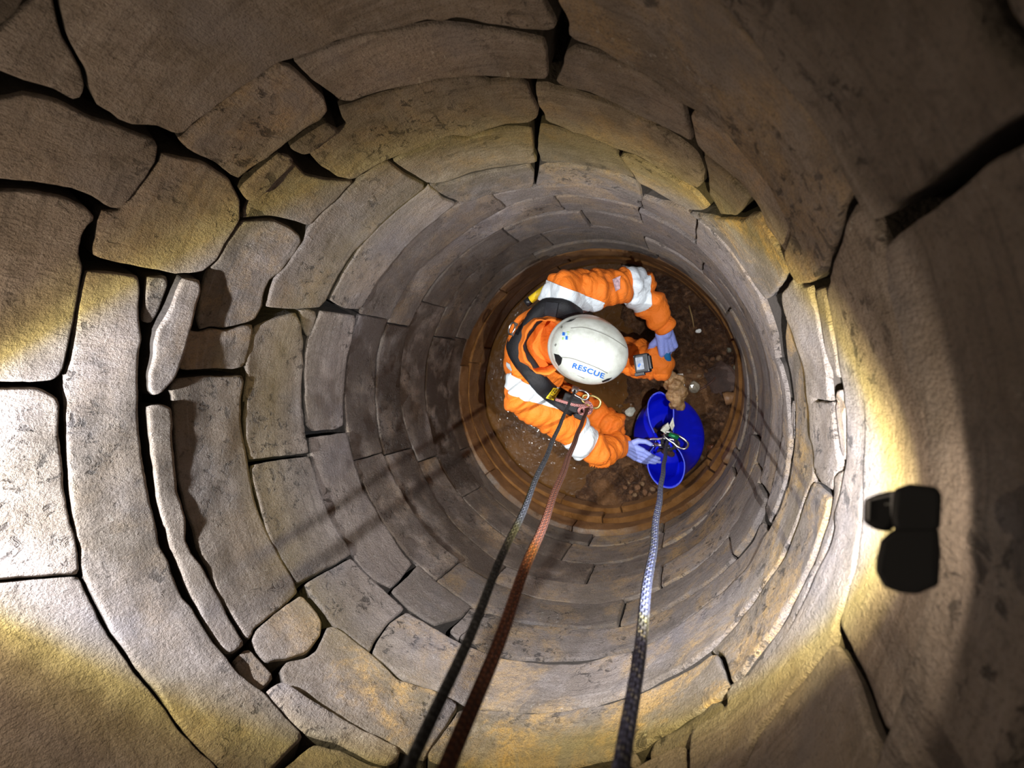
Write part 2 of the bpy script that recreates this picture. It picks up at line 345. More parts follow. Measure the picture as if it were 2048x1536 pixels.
# outlines of the upper stones as surveyed on the wall: ochre, lightness, wet, proud(mm) | outline
STONES = '''
0 .6 0 6|A -100,-250 165,-250 170,0 110,80 0,160 -300,330
0 .75 0 0|A -300,430 -100,260 0,195 100,95 195,15 225,-60 235,-400 335,-400 345,0 370,110 408,250 475,350 525,440 542,550 520,635 470,645 330,572 150,522 0,462 -300,380
.1 .8 0 4|A 372,-400 372,0 385,115 425,245 490,350 548,450 562,570 600,655 690,700 740,750 830,780 990,790 1090,840 1170,850 1210,805 1330,710 1530,560 1700,455 E 250,395 330,375 500,320 690,240 1000,185 1200,135 1300,155 1390,125 1600,160 1800,195 2015,220 2030,190 1990,90 1940,10 1925,-400
.1 .75 0 3|A -500,545 0,630 150,592 380,645 600,760 720,790 870,850 1000,900 1020,940 1000,1040 930,1140 830,1270 760,1340 700,1330 580,1250 450,1200 350,1180 150,1160 0,1140 -500,1075
0 .8 0 -2|A -500,1170 0,1225 200,1230 400,1262 560,1330 620,1390 610,1420 560,1450 B 528,230 512,350 540,430 530,500 480,760 420,1080 390,1130 330,1160 150,1165 0,1168 -500,1178
.1 1 0 0|B -500,1215 0,1202 250,1198 310,1230 370,1270 390,1350 C 385,0 388,200 408,400 428,600 450,780 480,850 495,950 510,1080 500,1112 330,1120 0,1144 -500,1180
0 1 0 0|D -500,385 0,336 330,312 512,305 560,400 620,530 700,680 780,790 850,910 1000,1080 1180,1340 1370,1520 1500,1700 1500,2300 0,2300 -800,1500
.15 1 0 3|B 560,462 700,470 900,490 910,600 900,750 915,900 885,1050 888,1200 888,1400 C 890,150 905,250 915,400 950,600 1000,800 1020,940 1080,1030 1110,1130 1160,1270 D 1210,500 1310,660 1400,790 1480,900 1600,1010 1680,1070 1800,1200 1920,1310 1940,1345 1850,1430 1740,1540 1640,1750 1560,1780 1390,1520 1200,1330 1010,1060 870,890 800,770 720,660 640,510 580,390 530,270 520,100 495,50 C 480,780 450,600 440,450 430,200 420,0 B 412,1200 425,1120 460,1030 500,760 545,520
0 1.1 .1 5|C 930,40 1010,20 1090,45 1095,150 1090,240 1110,400 1130,560 1180,750 1190,850 1180,900 1220,980 1280,1060 1340,1150 1380,1230 D 1410,470 1480,600 1560,720 1565,745 1500,795 1450,800 1400,750 1330,640 1240,480 1195,380 1165,290 1085,100 1065,0 C 1045,800 1005,640 970,400 948,200
.3 .75 0 -6|D 1500,830 1570,765 1610,757 1690,840 1750,920 1758,950 1700,1000 1660,1030 1600,990 1540,920
.1 1.15 0 9|L 155,1060 260,1000 400,1080 600,1200 800,1310 1000,1400 1030,1430 1000,1490 930,1510 850,1490 650,1390 450,1340 420,1330 300,1220 200,1120
.1 .85 0 -3|L 250,1550 380,1435 480,1362 640,1402 850,1510 980,1540 1000,1800 50,1800
.1 .85 0 -8|B 950,500 1085,495 1090,560 1050,680 1030,730 990,800 935,790 930,740 945,600
.2 1 0 16|B 1150,490 1265,500 1270,570 1230,700 1200,820 1170,950 1130,1070 1090,1150 1020,1230 970,1250 940,1220 940,1100 970,980 980,830 1050,720 1110,580
.3 .85 0 0|A 640,1420 655,1355 760,1358 840,1280 940,1150 1015,1045 1030,985 1200,1012 1280,1025 1350,1065 1480,1155 1500,1205 1540,1290 1538,1400 1495,1480 B 1455,270 1395,390 1300,470 1150,475 1130,480 1020,455 900,435 740,405 610,365 625,260 640,145
.5 .9 0 0|E -370,885 -300,815 -190,725 0,575 250,420 330,432 440,540 555,650 568,720 520,780 420,830 290,920 270,940 180,1010 0,1135 -5,1150 -60,1120 -190,1025 -260,995 -340,955 -410,890
.2 .95 0 14|A 1515,1200 1540,1165 1600,1125 1780,975 1850,985 1880,1012 1870,1040 1780,1120 1720,1190 1640,1250 1600,1275 1560,1260
.2 .95 0 12|E 300,925 420,845 560,775 630,812 600,850 440,960 400,970
.1 .95 0 2|E 340,410 500,335 680,258 720,245 1000,192 1240,162 1380,165 1600,190 1850,232 1955,250 1970,330 1985,480 1970,498 1850,495 1700,488 1540,478 1300,500 1100,540 930,590 720,660 640,662 580,610 480,540 400,470
.3 1.05 0 0|E 630,700 650,760 690,805 630,835 440,975 500,1050 620,1130 720,1150 860,1060 1000,1000 1130,952 1360,872 1480,880 1600,832 1700,805 1850,800 1908,770 1920,720 1870,640 1850,565 1770,525 1600,545 1500,508 1300,522 930,612 740,672
.4 .72 0 0|E 980,1042 1130,965 1300,892 1480,890 1700,822 1870,832 1882,900 1890,990 1908,1038 1850,1050 1700,1070 1500,1110 1350,1160 1250,1178 1190,1175 1100,1120
.3 .9 0 -4|E 345,1045 425,1130 600,1160 735,1168 625,1290 545,1355 445,1455 330,1418 200,1390 60,1400 15,1410 70,1290 150,1220 250,1120
.5 .9 0 -3|B 1550,152 1640,140 1760,138 1860,180 1925,225 1938,270 1880,370 1800,470 1730,520 1700,600 1688,680 1640,765 1550,798 1440,823 1350,813 1290,838 1272,760 1282,640 1312,520 1340,450 1402,390 1445,300
.4 1 0 -3|B 1210,832 1290,848 1350,825 1450,837 1550,812 1620,800 1625,850 1600,970 1570,1070 1500,1090 1400,1080 1180,1090 1150,1060 1180,950
.1 1 .2 0|B 1080,1210 1130,1142 1280,1132 1550,1122 1560,1160 1540,1300 1550,1450 C 1540,100 1560,250 1590,400 1620,560 1660,700 1720,850 1800,1000 1890,1150 1905,1195 L 385,395 300,475 200,552 90,640 75,700 D 1580,690 1480,540 1420,460 1390,400 1330,250 1270,130 1240,0 C 1210,750 1170,600 1140,480 1120,300 1110,200 1112,40 B 1110,1250
.4 .9 0 -3|L 400,422 450,480 500,540 530,600 520,680 440,780 330,820 200,840 170,840 82,715 97,650 205,558 305,482
1.1 1 0 0|L 265,890 300,850 440,820 490,780 540,680 560,632 600,627 650,655 760,745 850,812 950,902 1010,962 1220,1032 1385,1112 1392,1150 1305,1290 1180,1460 1050,1420 900,1330 700,1240 560,1150 420,1050 300,1000 280,960
1.6 .85 0 0|L 1200,1450 1320,1290 1400,1165 1480,1152 1700,1162 1900,1182 K 500,1172 600,1152 930,1082 1020,1052 1200,962 1480,802 1518,795 1555,900 1585,1000 1545,1070 1480,1088 1300,1208 1100,1325 1040,1385 980,1408 700,1488 400,1528 100,1538 -150,1528 -330,1470
.4 .75 0 -4|K 1060,1402 1120,1332 1320,1220 1480,1100 1540,1087 1555,1130 1480,1208 1350,1318 1328,1350 1220,1390 1070,1475
.2 .95 0 0|K 972,1425 1010,1430 1025,1480 980,1510 930,1505
.1 .75 0 2|K 1060,1492 1230,1402 1318,1382 1325,1536 1320,1800 640,1800 760,1620
.1 .7 0 0|K -300,1560 100,1562 500,1545 800,1530 850,1545 740,1620 620,1800 -500,1800
.1 1 0 0|J 830,0 710,300 600,560 410,830 180,1005 160,1030 142,1080 160,1140 0,1250 -80,1330 -85,1400 -90,1800 100,1800 340,1310 550,1060 720,850 820,720 835,600 920,350 990,0 I 1010,600 1022,300 1012,0 H 1015,1290 950,1000 920,850 890,800 840,640 785,480 735,592 770,700 790,820 830,1000 862,1160 875,1230 888,1400 I 892,50 892,240 885,420 850,620 815,760
0 .8 0 0|H 945,12 1020,25 1080,120 1150,280 1190,390 1202,560 1260,720 1300,900 1390,1150 1430,1400 I 1420,60 1470,300 1490,560 1500,800 1490,1100 1470,1300 1440,1536 J 1440,650 1390,900 1300,1200 1240,1365 1130,1285 1060,1100 960,850 890,700 850,620 925,350 1000,0 I 1018,500 1035,200 1022,0 H 1025,1290 960,1000 930,850 900,800 850,640 795,490 832,380 882,250 902,120
.1 .8 0 5|J 840,712 880,780 950,880 1045,1120 1110,1300 1160,1400 1160,1536 1150,1900 80,1900 360,1312 560,1062 730,862
0 .75 0 8|H 1190,330 1195,250 1270,180 1480,22 G 1500,1292 1700,1122 1900,965 2048,885 2500,640 J 2500,-500 2300,1100 1900,1900 1180,1800 1190,1500 1250,1385 1300,1260 1400,950 1455,650 I 1500,1100 1512,800 1498,560 1450,100 H 1440,1400 1330,1000 1280,760 1212,560
0 .75 0 8|G 660,638 850,928 1000,1208 1060,1318 1130,1408 1200,1400 1300,1310 1500,1190 1700,1020 1850,900 2048,780 2500,520 2200,400 2048,265 1960,155 1880,0 1750,-350 -60,-350 120,0 210,98 360,255 510,485
0 .6 0 8|G 2000,-60 2060,90 2200,250 2500,430 2500,-400 1850,-350
.5 .85 0 3|F 460,-400 478,10 552,125 556,230 640,275 740,310 880,385 1100,505 1290,665 1330,690 1550,825 1620,900 1770,1070 1860,1190 G 410,1150 510,1330 570,1470 H 530,300 555,400 580,480 620,543 700,540 780,478 800,400 850,290 890,170 902,60 930,5 G 935,1255 985,1235 960,1150 850,960 740,780 640,640 500,490 350,260 200,100 108,0 -80,-350
.2 .85 0 0|F 530,340 600,292 720,332 880,402 1100,520 1290,680 1310,760 1340,860 1352,930 1300,900 1180,830 1060,780 960,722 800,642 700,600 560,572 470,522 500,480 520,420
.6 .95 0 -4|F 1325,722 1500,812 1600,912 1760,1082 1850,1192 G 400,1150 500,1330 560,1472 H 520,300 545,390 470,280 400,190 335,62 G 250,1230 100,1090 0,1010 F 1400,970 1370,932 1348,850
.4 .9 0 0|F 342,602 335,562 420,562 470,582 560,592 720,642 800,662 1000,762 1180,852 1340,952 1380,992 1408,1040 1428,1100 1428,1190 1400,1208 1300,1150 1150,1070 1000,990 870,950 700,880 600,860 410,785 400,740 360,670
.4 .85 0 -2|F 1402,985 1480,1052 1600,1172 1725,1282 1690,1332 1640,1398 1530,1388 1480,1290 1452,1250 1447,1150 1422,1050
1.3 .95 0 2|H 100,112 240,122 280,92 325,87 360,150 420,240 480,330 538,410 520,480 480,570 405,648 330,540 200,340 100,225 0,135 -90,70
.5 .8 0 6|F 892,982 980,988 1040,1022 1200,1112 1400,1222 1438,1270 1478,1330 1450,1343 1360,1348 1280,1310 1150,1230 1030,1160 1002,1130 942,1050
.7 .75 0 0|F 372,812 400,802 500,832 600,872 720,897 860,960 895,1010 955,1090 995,1150 900,1118 700,1068 560,1048 420,1048 388,1038 362,960
.7 .72 0 0|F 370,1080 430,1062 560,1062 750,1092 1000,1167 1028,1200 1048,1290 900,1238 700,1198 500,1178 352,1200 367,1130
.4 .75 0 0|E 1212,1192 1260,1192 1360,1167 1500,1122 1700,1082 1860,1062 1888,1110 1888,1160 1878,1208 1700,1230 1600,1252 1500,1290 1430,1306 1400,1298 1340,1270 1280,1240
0 1 .35 0|M 110,812 240,762 370,722 400,800 410,900 415,1050 400,1200 395,1350 410,1536 N 400,180 415,350 435,468 300,482 70,508 40,380 30,250 45,100 M 30,1300 50,1150 45,1050 80,920
0 1 .3 0|N 80,542 270,507 440,488 480,600 510,720 560,830 600,930 680,1040 718,1110 600,1178 400,1283 360,1288 290,1170 210,1050 160,900 110,720 75,600
0 .9 .3 0|L 422,352 560,272 718,183 780,260 850,330 930,400 1055,510 960,590 880,690 830,788 700,690 600,610 520,500 460,430
.8 .9 .1 0|L 842,800 892,700 962,602 1070,528 1150,582 1250,642 1350,702 1500,762 1700,832 1850,852 K 500,867 700,852 820,812 980,787 972,900 935,1060 740,1120 560,1160 410,1175 L 1900,1165 1700,1150 1480,1135 1400,1105 1230,1020 1020,950 950,880 870,820
1.2 .95 0 0|K 992,785 1070,762 1300,612 1460,482 1580,382 1700,272 1835,30 I 422,830 520,570 575,200 572,0 H 568,1500 550,1200 515,1000 497,880 500,750 520,762 570,862 600,962 640,1112 662,1300 680,1530 I 682,130 688,490 638,625 558,855 515,965 388,1180 240,1370 K 1640,600 1480,770 1200,940 1012,1040 962,1050 977,900
.1 1 0 0|I 692,0 813,0 820,200 835,350 857,420 820,470 805,560 790,583 740,548 697,478 692,300 H 682,1536 662,1300 642,1100 602,950 572,850 522,740 502,650 497,582 552,492 602,542 652,552 680,640 720,850 750,950 780,1080 790,1180 803,1300
.9 1.1 0 -5|I 817,0 870,0 884,230 880,398 862,398 840,340 827,200 H 812,1295 830,1202 858,1202 874,1350
.2 .95 0 -3|H 670,582 690,562 720,567 738,600 763,700 783,780 800,850 830,1000 848,1158 810,1130 780,1060 752,940 727,830 697,680
1.3 1 0 0|I 692,507 745,562 797,602 785,680 745,830 J 740,20 690,190 560,460 440,650 300,830 160,995 150,940 120,830 85,787 30,792 60,762 230,572 400,342 520,162 575,20 I 572,850 642,640
.3 1 0 -4|I 812,590 817,480 852,442 870,432 850,600 810,800 J 798,10 700,290 590,558 410,820 182,1000 312,830 452,650 572,460 702,190 752,10 I 762,800 802,640
0 .95 .5 0|M 522,712 740,742 745,762 720,900 690,1000 675,1150 665,1300 665,1438 620,1468 470,1478 430,1440 415,1300 420,1220 420,1050 440,890 492,800
0 .9 .2 -6|M 392,717 450,702 500,722 503,760 470,858 445,883 420,830
.3 .8 .1 0|M 222,507 300,430 412,265 437,192 547,77 E 622,1300 742,1172 872,1072 958,1047 1060,1122 1185,1190 1178,1220 958,1380 818,1530 M 798,260 688,390 598,540 548,650 500,688 370,698 270,698 167,688
.2 .8 .2 0|M 572,642 612,562 702,402 812,252 962,112 E 1192,1217 1210,1195 1270,1232 1300,1272 1388,1312 1250,1420 1110,1536 M 1098,270 998,380 898,500 818,630 768,703 660,690
0 .9 .6 0|N 447,367 560,352 678,335 700,430 740,560 790,700 870,830 950,950 1030,1080 1105,1170 1040,1260 970,1322 860,1275 790,1205 730,1115 680,1030 600,930 560,820 500,650 462,480
.1 .85 .3 0|L 1142,232 1300,372 1485,490 1420,560 1250,610 1080,512 972,402 1050,332
.5 .9 .1 -4|L 1345,640 1430,562 1482,502 1558,522 1565,540 1508,600 1400,695
.8 .85 .1 0|L 1532,602 1572,547 1640,562 K 150,580 430,632 700,642 890,627 1010,592 1270,467 1450,342 1600,222 1735,75 I 303,889 338,795 365,762 398,830 413,832 K 1835,-10 1700,240 1560,370 1300,590 1080,730 800,800 600,833 350,843 200,833 0,782 L 1500,735 1405,700 1480,650
.8 .8 0 0|I 377,700 430,562 470,402 508,150 508,0 H 503,1250 440,962 490,1050 530,1250 563,1530 I 560,0 560,200 500,560 412,795
'''
stones = []
for line in STONES.strip().splitlines():
    head, body = line.split('|')
    stones.append(([float(v) for v in head.split()], px_list(body)))

# joint rings further down: points followed round the well in the photograph's survey, as (theta, z)
RINGS = [
    'M 815,632 740,800 700,980 680,1150 670,1400 N 695,330 730,520 800,700 900,880 1040,1080 1130,1170 1300,1310 1490,1440 K 60,550 430,625 890,618 1270,455 1600,210 1740,60 I 370,700 470,400 505,0 H 435,950 410,665 300,540 200,345 100,230 0,130 F 1390,1385 1055,1300 1000,1240 560,1180 350,1200 E 1880,1210 1600,1252 1400,1306 M 1280,110 1100,260 1000,375 900,500',
    'M 945,800 1000,690 1060,570 1150,450 1290,330 1460,210 900,920 875,1050 870,1200 880,1400 N 905,460 960,560 1020,700 1080,800 1180,950 1290,1080 1400,1150 1520,1240 K 100,350 270,420 460,470 900,475 1200,350 1400,250',
    'M 1025,1200 1030,1100 1050,950 1085,820 1150,680 1215,570 1300,470 1450,340 N 1025,100 1050,330 1115,430 1190,600 1280,800 1400,950',
    'M 1185,1150 1190,1030 1240,870 1300,730 1420,530 1560,420 N 1180,50 1210,250 1250,460 1310,580 1400,720 1550,880',
    'M 1325,1150 1340,1000 1390,850 1460,710 1590,520 N 1330,150 1370,320 1430,500 1520,650 1680,800',
]
ring_tz = []
for s in RINGS:
    tz = sorted(on_wall(*p) for p in px_list(s))
    ring_tz.append(tz)


def ring_z(k, th):
    """height of joint ring k at angle th: surveyed points, eased to their mean where nothing was surveyed"""
    if k == len(RINGS):
        return MUD_Z + 0.004 * math.sin(3 * th + 1) + 0.003 * math.sin(7 * th)
    if k > len(RINGS):
        j = k - len(RINGS)
        return MUD_Z - 0.105 * j + 0.006 * math.sin(2 * th + j * 2) + 0.004 * math.sin(5 * th + j)
    tz = ring_tz[k]
    zm = sorted(z for _, z in tz)[len(tz) // 2]
    num, den = zm * 0.15, 0.15
    for t, z in tz:
        d = (t - th + math.pi) % (2 * math.pi) - math.pi
        w = math.exp(-(d / 0.16) ** 2)
        num += w * z
        den += w
    return num / den


def smooth_noise(x, seed):
    return noise.noise(Vector((x, seed * 3.7, 0.0)))


wall = None


def resample(poly, step):
    out = []
    n = len(poly)
    for i in range(n):
        a, b = poly[i], poly[(i + 1) % n]
        L = math.hypot(b[0] - a[0], b[1] - a[1])
        k = max(1, int(round(L / step)))
        for j in range(k):
            out.append((a[0] + (b[0] - a[0]) * j / k, a[1] + (b[1] - a[1]) * j / k))
    return out


def build_stone(poly, seed, proud=0.0, inset=0.0002, grid=0.012, rr=0.0038, depth=0.13, name='stone', edge=1.0, step=0.0, lip=0.006):
    """poly in unrolled (s, z) metres; returns verts, faces, uv of a dressed stone with rounded arrises"""
    area = sum(poly[i][0] * poly[(i + 1) % len(poly)][1] - poly[(i + 1) % len(poly)][0] * poly[i][1] for i in range(len(poly)))
    if area < 0:
        poly = poly[::-1]
    q = resample(poly, 0.011)
    # soften corners, roughen the arris
    P = np.array(q)
    P = 0.14 * np.roll(P, 1, 0) + 0.72 * P + 0.14 * np.roll(P, -1, 0)
    T = np.roll(P, -1, 0) - np.roll(P, 1, 0)
    T /= np.maximum(np.hypot(T[:, 0], T[:, 1]), 1e-9)[:, None]
    N = np.stack([-T[:, 1], T[:, 0]], 1)                       # inward for ccw
    L = np.arange(len(P)) * 0.011
    jit = np.array([smooth_noise(l * 28, seed) * 0.0018 + smooth_noise(l * 70, seed + 9) * 0.0010 + smooth_noise(l * 9, seed + 50) * 0.0012 for l in L])
    # joints are tight on the left and weathered open towards the right side
    wx = np.clip((np.cos(P[:, 0] / R) + 0.35) / 1.2, 0, 1)
    top_ = np.clip(np.sin(P[:, 0] / R), 0, 1)
    P = P + N * (inset + jit + 0.0032 * wx + 0.0014 * top_)[:, None]
    A, B = P, np.roll(P, -1, 0)
    AB = B - A
    LL = np.maximum((AB ** 2).sum(1), 1e-12)

    def dist(pts):
        pts = np.asarray(pts)
        out = np.empty(len(pts))
        ins = np.empty(len(pts), bool)
        for k in range(0, len(pts), 400):
            X = pts[k:k + 400]
            d = X[:, None, :] - A[None]
            t = np.clip((d * AB[None]).sum(2) / LL[None], 0, 1)
            e = d - AB[None] * t[..., None]
            out[k:k + 400] = np.sqrt((e ** 2).sum(2)).min(1)
            c = ((A[None, :, 1] > X[:, None, 1]) != (B[None, :, 1] > X[:, None, 1]))
            xx = A[None, :, 0] + (X[:, None, 1] - A[None, :, 1]) * AB[None, :, 0] / np.where(np.abs(AB[None, :, 1]) < 1e-12, 1e-12, AB[None, :, 1])
            ins[k:k + 400] = ((c & (X[:, None, 0] < xx)).sum(1) % 2) == 1
        return out, ins

    pts = []
    for e in (0.0011, 0.0036, 0.0085):
        C = P + N * e
        d, ins = dist(C)
        pts += [tuple(c) for c, dd, ii in zip(C, d, ins) if ii and dd > 0.93 * e]
    mn, mx = P.min(0), P.max(0)
    rnd = random.Random(seed)
    gx = np.arange(mn[0], mx[0], grid)
    gy = np.arange(mn[1], mx[1], grid * 0.87)
    G = np.array([(x + (grid / 2 if j % 2 else 0) + rnd.uniform(-.2, .2) * grid, y + rnd.uniform(-.2, .2) * grid) for j, y in enumerate(gy) for x in gx])
    if len(G):
        d, ins = dist(G)
        pts += [tuple(g) for g, dd, ii in zip(G, d, ins) if ii and dd > 0.009 + grid * 0.45]
    n0 = len(P)
    allp = [Vector(p) for p in P] + [Vector(p) for p in pts]
    edges = [(i, (i + 1) % n0) for i in range(n0)]
    vo, eo, fo, ov, oe, of = delaunay_2d_cdt(allp, edges, [], 1, 1e-7)
    V = np.array([(v.x, v.y) for v in vo])
    d, _ = dist(V)
    d = np.where(d < 1e-6, 0, d)
    k = np.clip(1 - d / rr, 0, 1)
    rec = edge * rr * 1.0 * (1 - np.sqrt(1 - k ** 2))
    verts = []
    tilt = (rnd.uniform(-.02, .02), rnd.uniform(-.02, .02))
    c0 = V.mean(0)
    for (s, z), e in zip(V, rec):
        th = s / R
        n3 = Vector((math.cos(th) * R, math.sin(th) * R, z))
        off = noise.noise(n3 * 6 + Vector((seed, 0, 0))) * 0.0045 + noise.noise(n3 * 22 + Vector((0, seed, 0))) * 0.0022
        off += max(-.006, min(.006, tilt[0] * (s - c0[0]) + tilt[1] * (z - c0[1])))
        r = R + e - proud + off - step * max(0.0, -math.sin(th - 0.25)) ** 0.8
        verts.append((math.cos(th) * r, math.sin(th) * r, z))
    # face winding: look from the axis
    faces = []
    for f in fo:
        f = list(f)
        a, b, c = (V[i] for i in f[:3])
        cr = (b[0] - a[0]) * (c[1] - a[1]) - (b[1] - a[1]) * (c[0] - a[0])
        faces.append(tuple(f[::-1]) if cr > 0 else tuple(f))
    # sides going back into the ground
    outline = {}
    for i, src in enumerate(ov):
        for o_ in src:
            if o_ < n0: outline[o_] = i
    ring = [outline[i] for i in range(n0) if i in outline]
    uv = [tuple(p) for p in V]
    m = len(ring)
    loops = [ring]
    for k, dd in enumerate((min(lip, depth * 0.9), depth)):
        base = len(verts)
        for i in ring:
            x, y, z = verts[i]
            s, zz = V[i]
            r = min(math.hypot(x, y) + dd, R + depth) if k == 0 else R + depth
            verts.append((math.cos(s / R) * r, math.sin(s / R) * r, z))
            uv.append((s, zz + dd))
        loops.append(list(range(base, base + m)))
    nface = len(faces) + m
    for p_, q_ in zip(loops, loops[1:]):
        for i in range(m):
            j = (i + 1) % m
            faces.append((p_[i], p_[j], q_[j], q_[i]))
    return verts, faces, uv, nface


def cyl_pts(px):
    """frame pixels -> unrolled wall (s, z), angle unwrapped"""
    out, last = [], None
    for p in px:
        th, z = on_wall(*p)
        if last is not None:
            while th - last > math.pi: th -= 2 * math.pi
            while th - last < -math.pi: th += 2 * math.pi
        last = th
        out.append((th * R, max(-0.1, min(2.36, z))))
    return out


# the shell of packed earth behind the stones
NS, zs = 96, (-0.25, 0.2, 0.7, 1.2, 1.7, 2.2, 2.42)
sv, sf = [], []
for z in zs:
    for i in range(NS):
        a = 2 * math.pi * i / NS
        r = R + 0.125 + 0.006 * noise.noise(Vector((math.cos(a) * 3, math.sin(a) * 3, z * 4)))
        sv.append((math.cos(a) * r, math.sin(a) * r, z))
for j in range(len(zs) - 1):
    for i in range(NS):
        k = (i + 1) % NS
        sf.append((j * NS + i, (j + 1) * NS + i, (j + 1) * NS + k, j * NS + k))
wall = mesh_obj('wall_round', sv, sf, MAT['backing'])
tag(wall, 'round well shaft lined with courses of weathered brown sandstone blocks', kind='structure')


def add_stone(poly, seed, col, **kw):
    v, f, uv, nf = build_stone(poly, seed, **kw)
    o = mesh_obj('stone', v, f, MAT['stone'], wall, True, uv)
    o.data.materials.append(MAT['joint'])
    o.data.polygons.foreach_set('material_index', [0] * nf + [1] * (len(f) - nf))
    o.color = (col[0], col[1], col[2], 1)
    return o


for i, (h, px) in enumerate(stones):
    add_stone(cyl_pts(px), i + 1, h[:3], proud=h[3] / 1000.0)

# vertical joints of the ringed courses, surveyed as pixels; long runs are split again
CUTS = [
    'M 885,755 N 820,490 K 905,545 I 355,535 O 390,530 O 1290,560 O 1645,720 K 1620,160',
    'M 1025,805 N 930,480 L 1660,290 O 840,630 O 1310,690 K 1150,400 I 300,360',
    'N 1120,530 O 455,740 O 985,705 O 1690,860 K 700,300 I 430,330 M 1120,640',
    'M 1300,880 O 610,700 K 480,260 O 1310,760 K 1150,200 I 240,560',
    'N 1430,440 O 620,880 K 700,95 K 1160,45 O 1385,860 I 230,340',
    'N 1700,540 K 600,10 O 1225,870 M 1700,590 I 120,350',
    'M 1480,1040 N 1940,690 K 860,-130 O 880,950 I 80,480',
    'N 2000,600 K 930,-60 K 620,-230 O 800,980 I 60,300',
]
seed = 500
for k in range(8):
    th_cuts = sorted(on_wall(*p)[0] for p in px_list(CUTS[k]))
    full = []
    for a, b in zip(th_cuts, th_cuts[1:] + [th_cuts[0] + 2 * math.pi]):
        full.append(a)
        m = int((b - a) / 1.45)
        for j in range(m):
            full.append(a + (b - a) * (j + 1 + 0.2 * math.sin(seed + j)) / (m + 1))
    for a, b in zip(full, full[1:] + [full[0] + 2 * math.pi]):
        seed += 1
        n = max(3, int((b - a) / 0.06))
        sl = 0.012 * math.sin(seed * 2.3)
        top = [(R * (a + (b - a) * i / n) + (sl if 0 < i < n else 0) * 0, ring_z(k, a + (b - a) * i / n)) for i in range(n + 1)]
        bot = [(R * (a + (b - a) * i / n), ring_z(k + 1, a + (b - a) * i / n)) for i in range(n + 1)]
        rs = random.Random(seed)
        mid = (a + b) / 2
        left = math.cos(mid - 3.3)                     # the left side stays wet
        right = max(0, math.cos(mid + 0.9))
        top_ = max(0.0, math.sin(mid))
        col = (0.2 + 1.05 * right * rs.uniform(.5, 1.1) + 0.35 * top_, rs.uniform(.80, 1.0) - 0.2 * top_, 0.25 + 1.0 * max(0, left) * rs.uniform(.7, 1.2) if k < 5 else 0.2)
        add_stone(bot + top[::-1], seed, col, proud=rs.uniform(-.004, .006), inset=0.0018, grid=0.018, rr=0.0035, step=0.026 * max(0, k - 4), lip=0.011 if k < 5 else 0.12)

# ---------------------------------------------------------------- more helpers
from mathutils.bvhtree import BVHTree


def capsule(bm, a, b, ra, rb, seg=20, squash=None):
    """closed tapered capsule between two points, added to a bmesh"""
    a, b = Vector(a), Vector(b)
    d = b - a
    L = max(d.length, 1e-5)
    q = d.to_track_quat('Z', 'Y').to_matrix().to_4x4()
    prof = []
    n = 6
    for i in range(n + 1):
        t = math.pi / 2 * i / n
        prof.append((ra * math.sin(t), -ra * math.cos(t)))
    for i in range(n + 1):
        t = math.pi / 2 * i / n
        prof.append((rb * math.cos(t), L + rb * math.sin(t)))
    rows = []
    M = Matrix.Translation(a) @ q
    for r, z in prof:
        if r < 1e-6:
            rows.append([bm.verts.new(M @ Vector((0, 0, z)))])
        else:
            row = []
            for k in range(seg):
                t = 2 * math.pi * k / seg
                x, y = r * math.cos(t), r * math.sin(t)
                if squash: x, y = x * squash[0], y * squash[1]
                row.append(bm.verts.new(M @ Vector((x, y, z))))
            rows.append(row)
    for p, c in zip(rows, rows[1:]):
        for k in range(seg):
            j = (k + 1) % seg
            if len(p) == 1:
                bm.faces.new((p[0], c[j], c[k]))
            elif len(c) == 1:
                bm.faces.new((p[k], p[j], c[0]))
            else:
                bm.faces.new((p[k], p[j], c[j], c[k]))


def ellipsoid(bm, c, axes, seg=24, rings=14):
    """closed ellipsoid; axes = three vectors"""
    ax, ay, az = (Vector(v) for v in axes)
    c = Vector(c)
    rows = []
    for i in range(rings + 1):
        t = math.pi * i / rings
        if i in (0, rings):
            rows.append([bm.verts.new(c + az * math.cos(t))])
        else:
            rows.append([bm.verts.new(c + az * math.cos(t) + (ax * math.cos(2 * math.pi * k / seg) + ay * math.sin(2 * math.pi * k / seg)) * math.sin(t)) for k in range(seg)])
    for p, q in zip(rows, rows[1:]):
        for k in range(seg):
            j = (k + 1) % seg
            if len(p) == 1: bm.faces.new((p[0], q[k], q[j]))
            elif len(q) == 1: bm.faces.new((p[k], q[0], p[j]))
            else: bm.faces.new((p[k], q[k], q[j], p[j]))


def bm_obj(name, bm, mat, parent=None, smooth=True, recalc=True):
    if recalc: bmesh.ops.recalc_face_normals(bm, faces=bm.faces)
    me = bpy.data.meshes.new(name)
    bm.to_mesh(me)
    bm.free()
    if smooth: me.polygons.foreach_set('use_smooth', [True] * len(me.polygons))
    for m in (mat if isinstance(mat, (list, tuple)) else [mat]):
        me.materials.append(m)
    o = bpy.data.objects.new(name, me)
    COL.objects.link(o)
    if parent: o.parent = parent
    return o


def bake(o, mods):
    """apply modifiers (kind, settings) by evaluating the object"""
    for kind, kw in mods:
        m = o.modifiers.new(kind, kind)
        for k, v in kw.items(): setattr(m, k, v)
    bpy.context.view_layer.update()
    dg = bpy.context.evaluated_depsgraph_get()
    me = bpy.data.meshes.new_from_object(o.evaluated_get(dg))
    old = o.data
    o.modifiers.clear()
    o.data = me
    me.name = old.name
    bpy.data.meshes.remove(old)
    me.polygons.foreach_set('use_smooth', [True] * len(me.polygons))
    return o


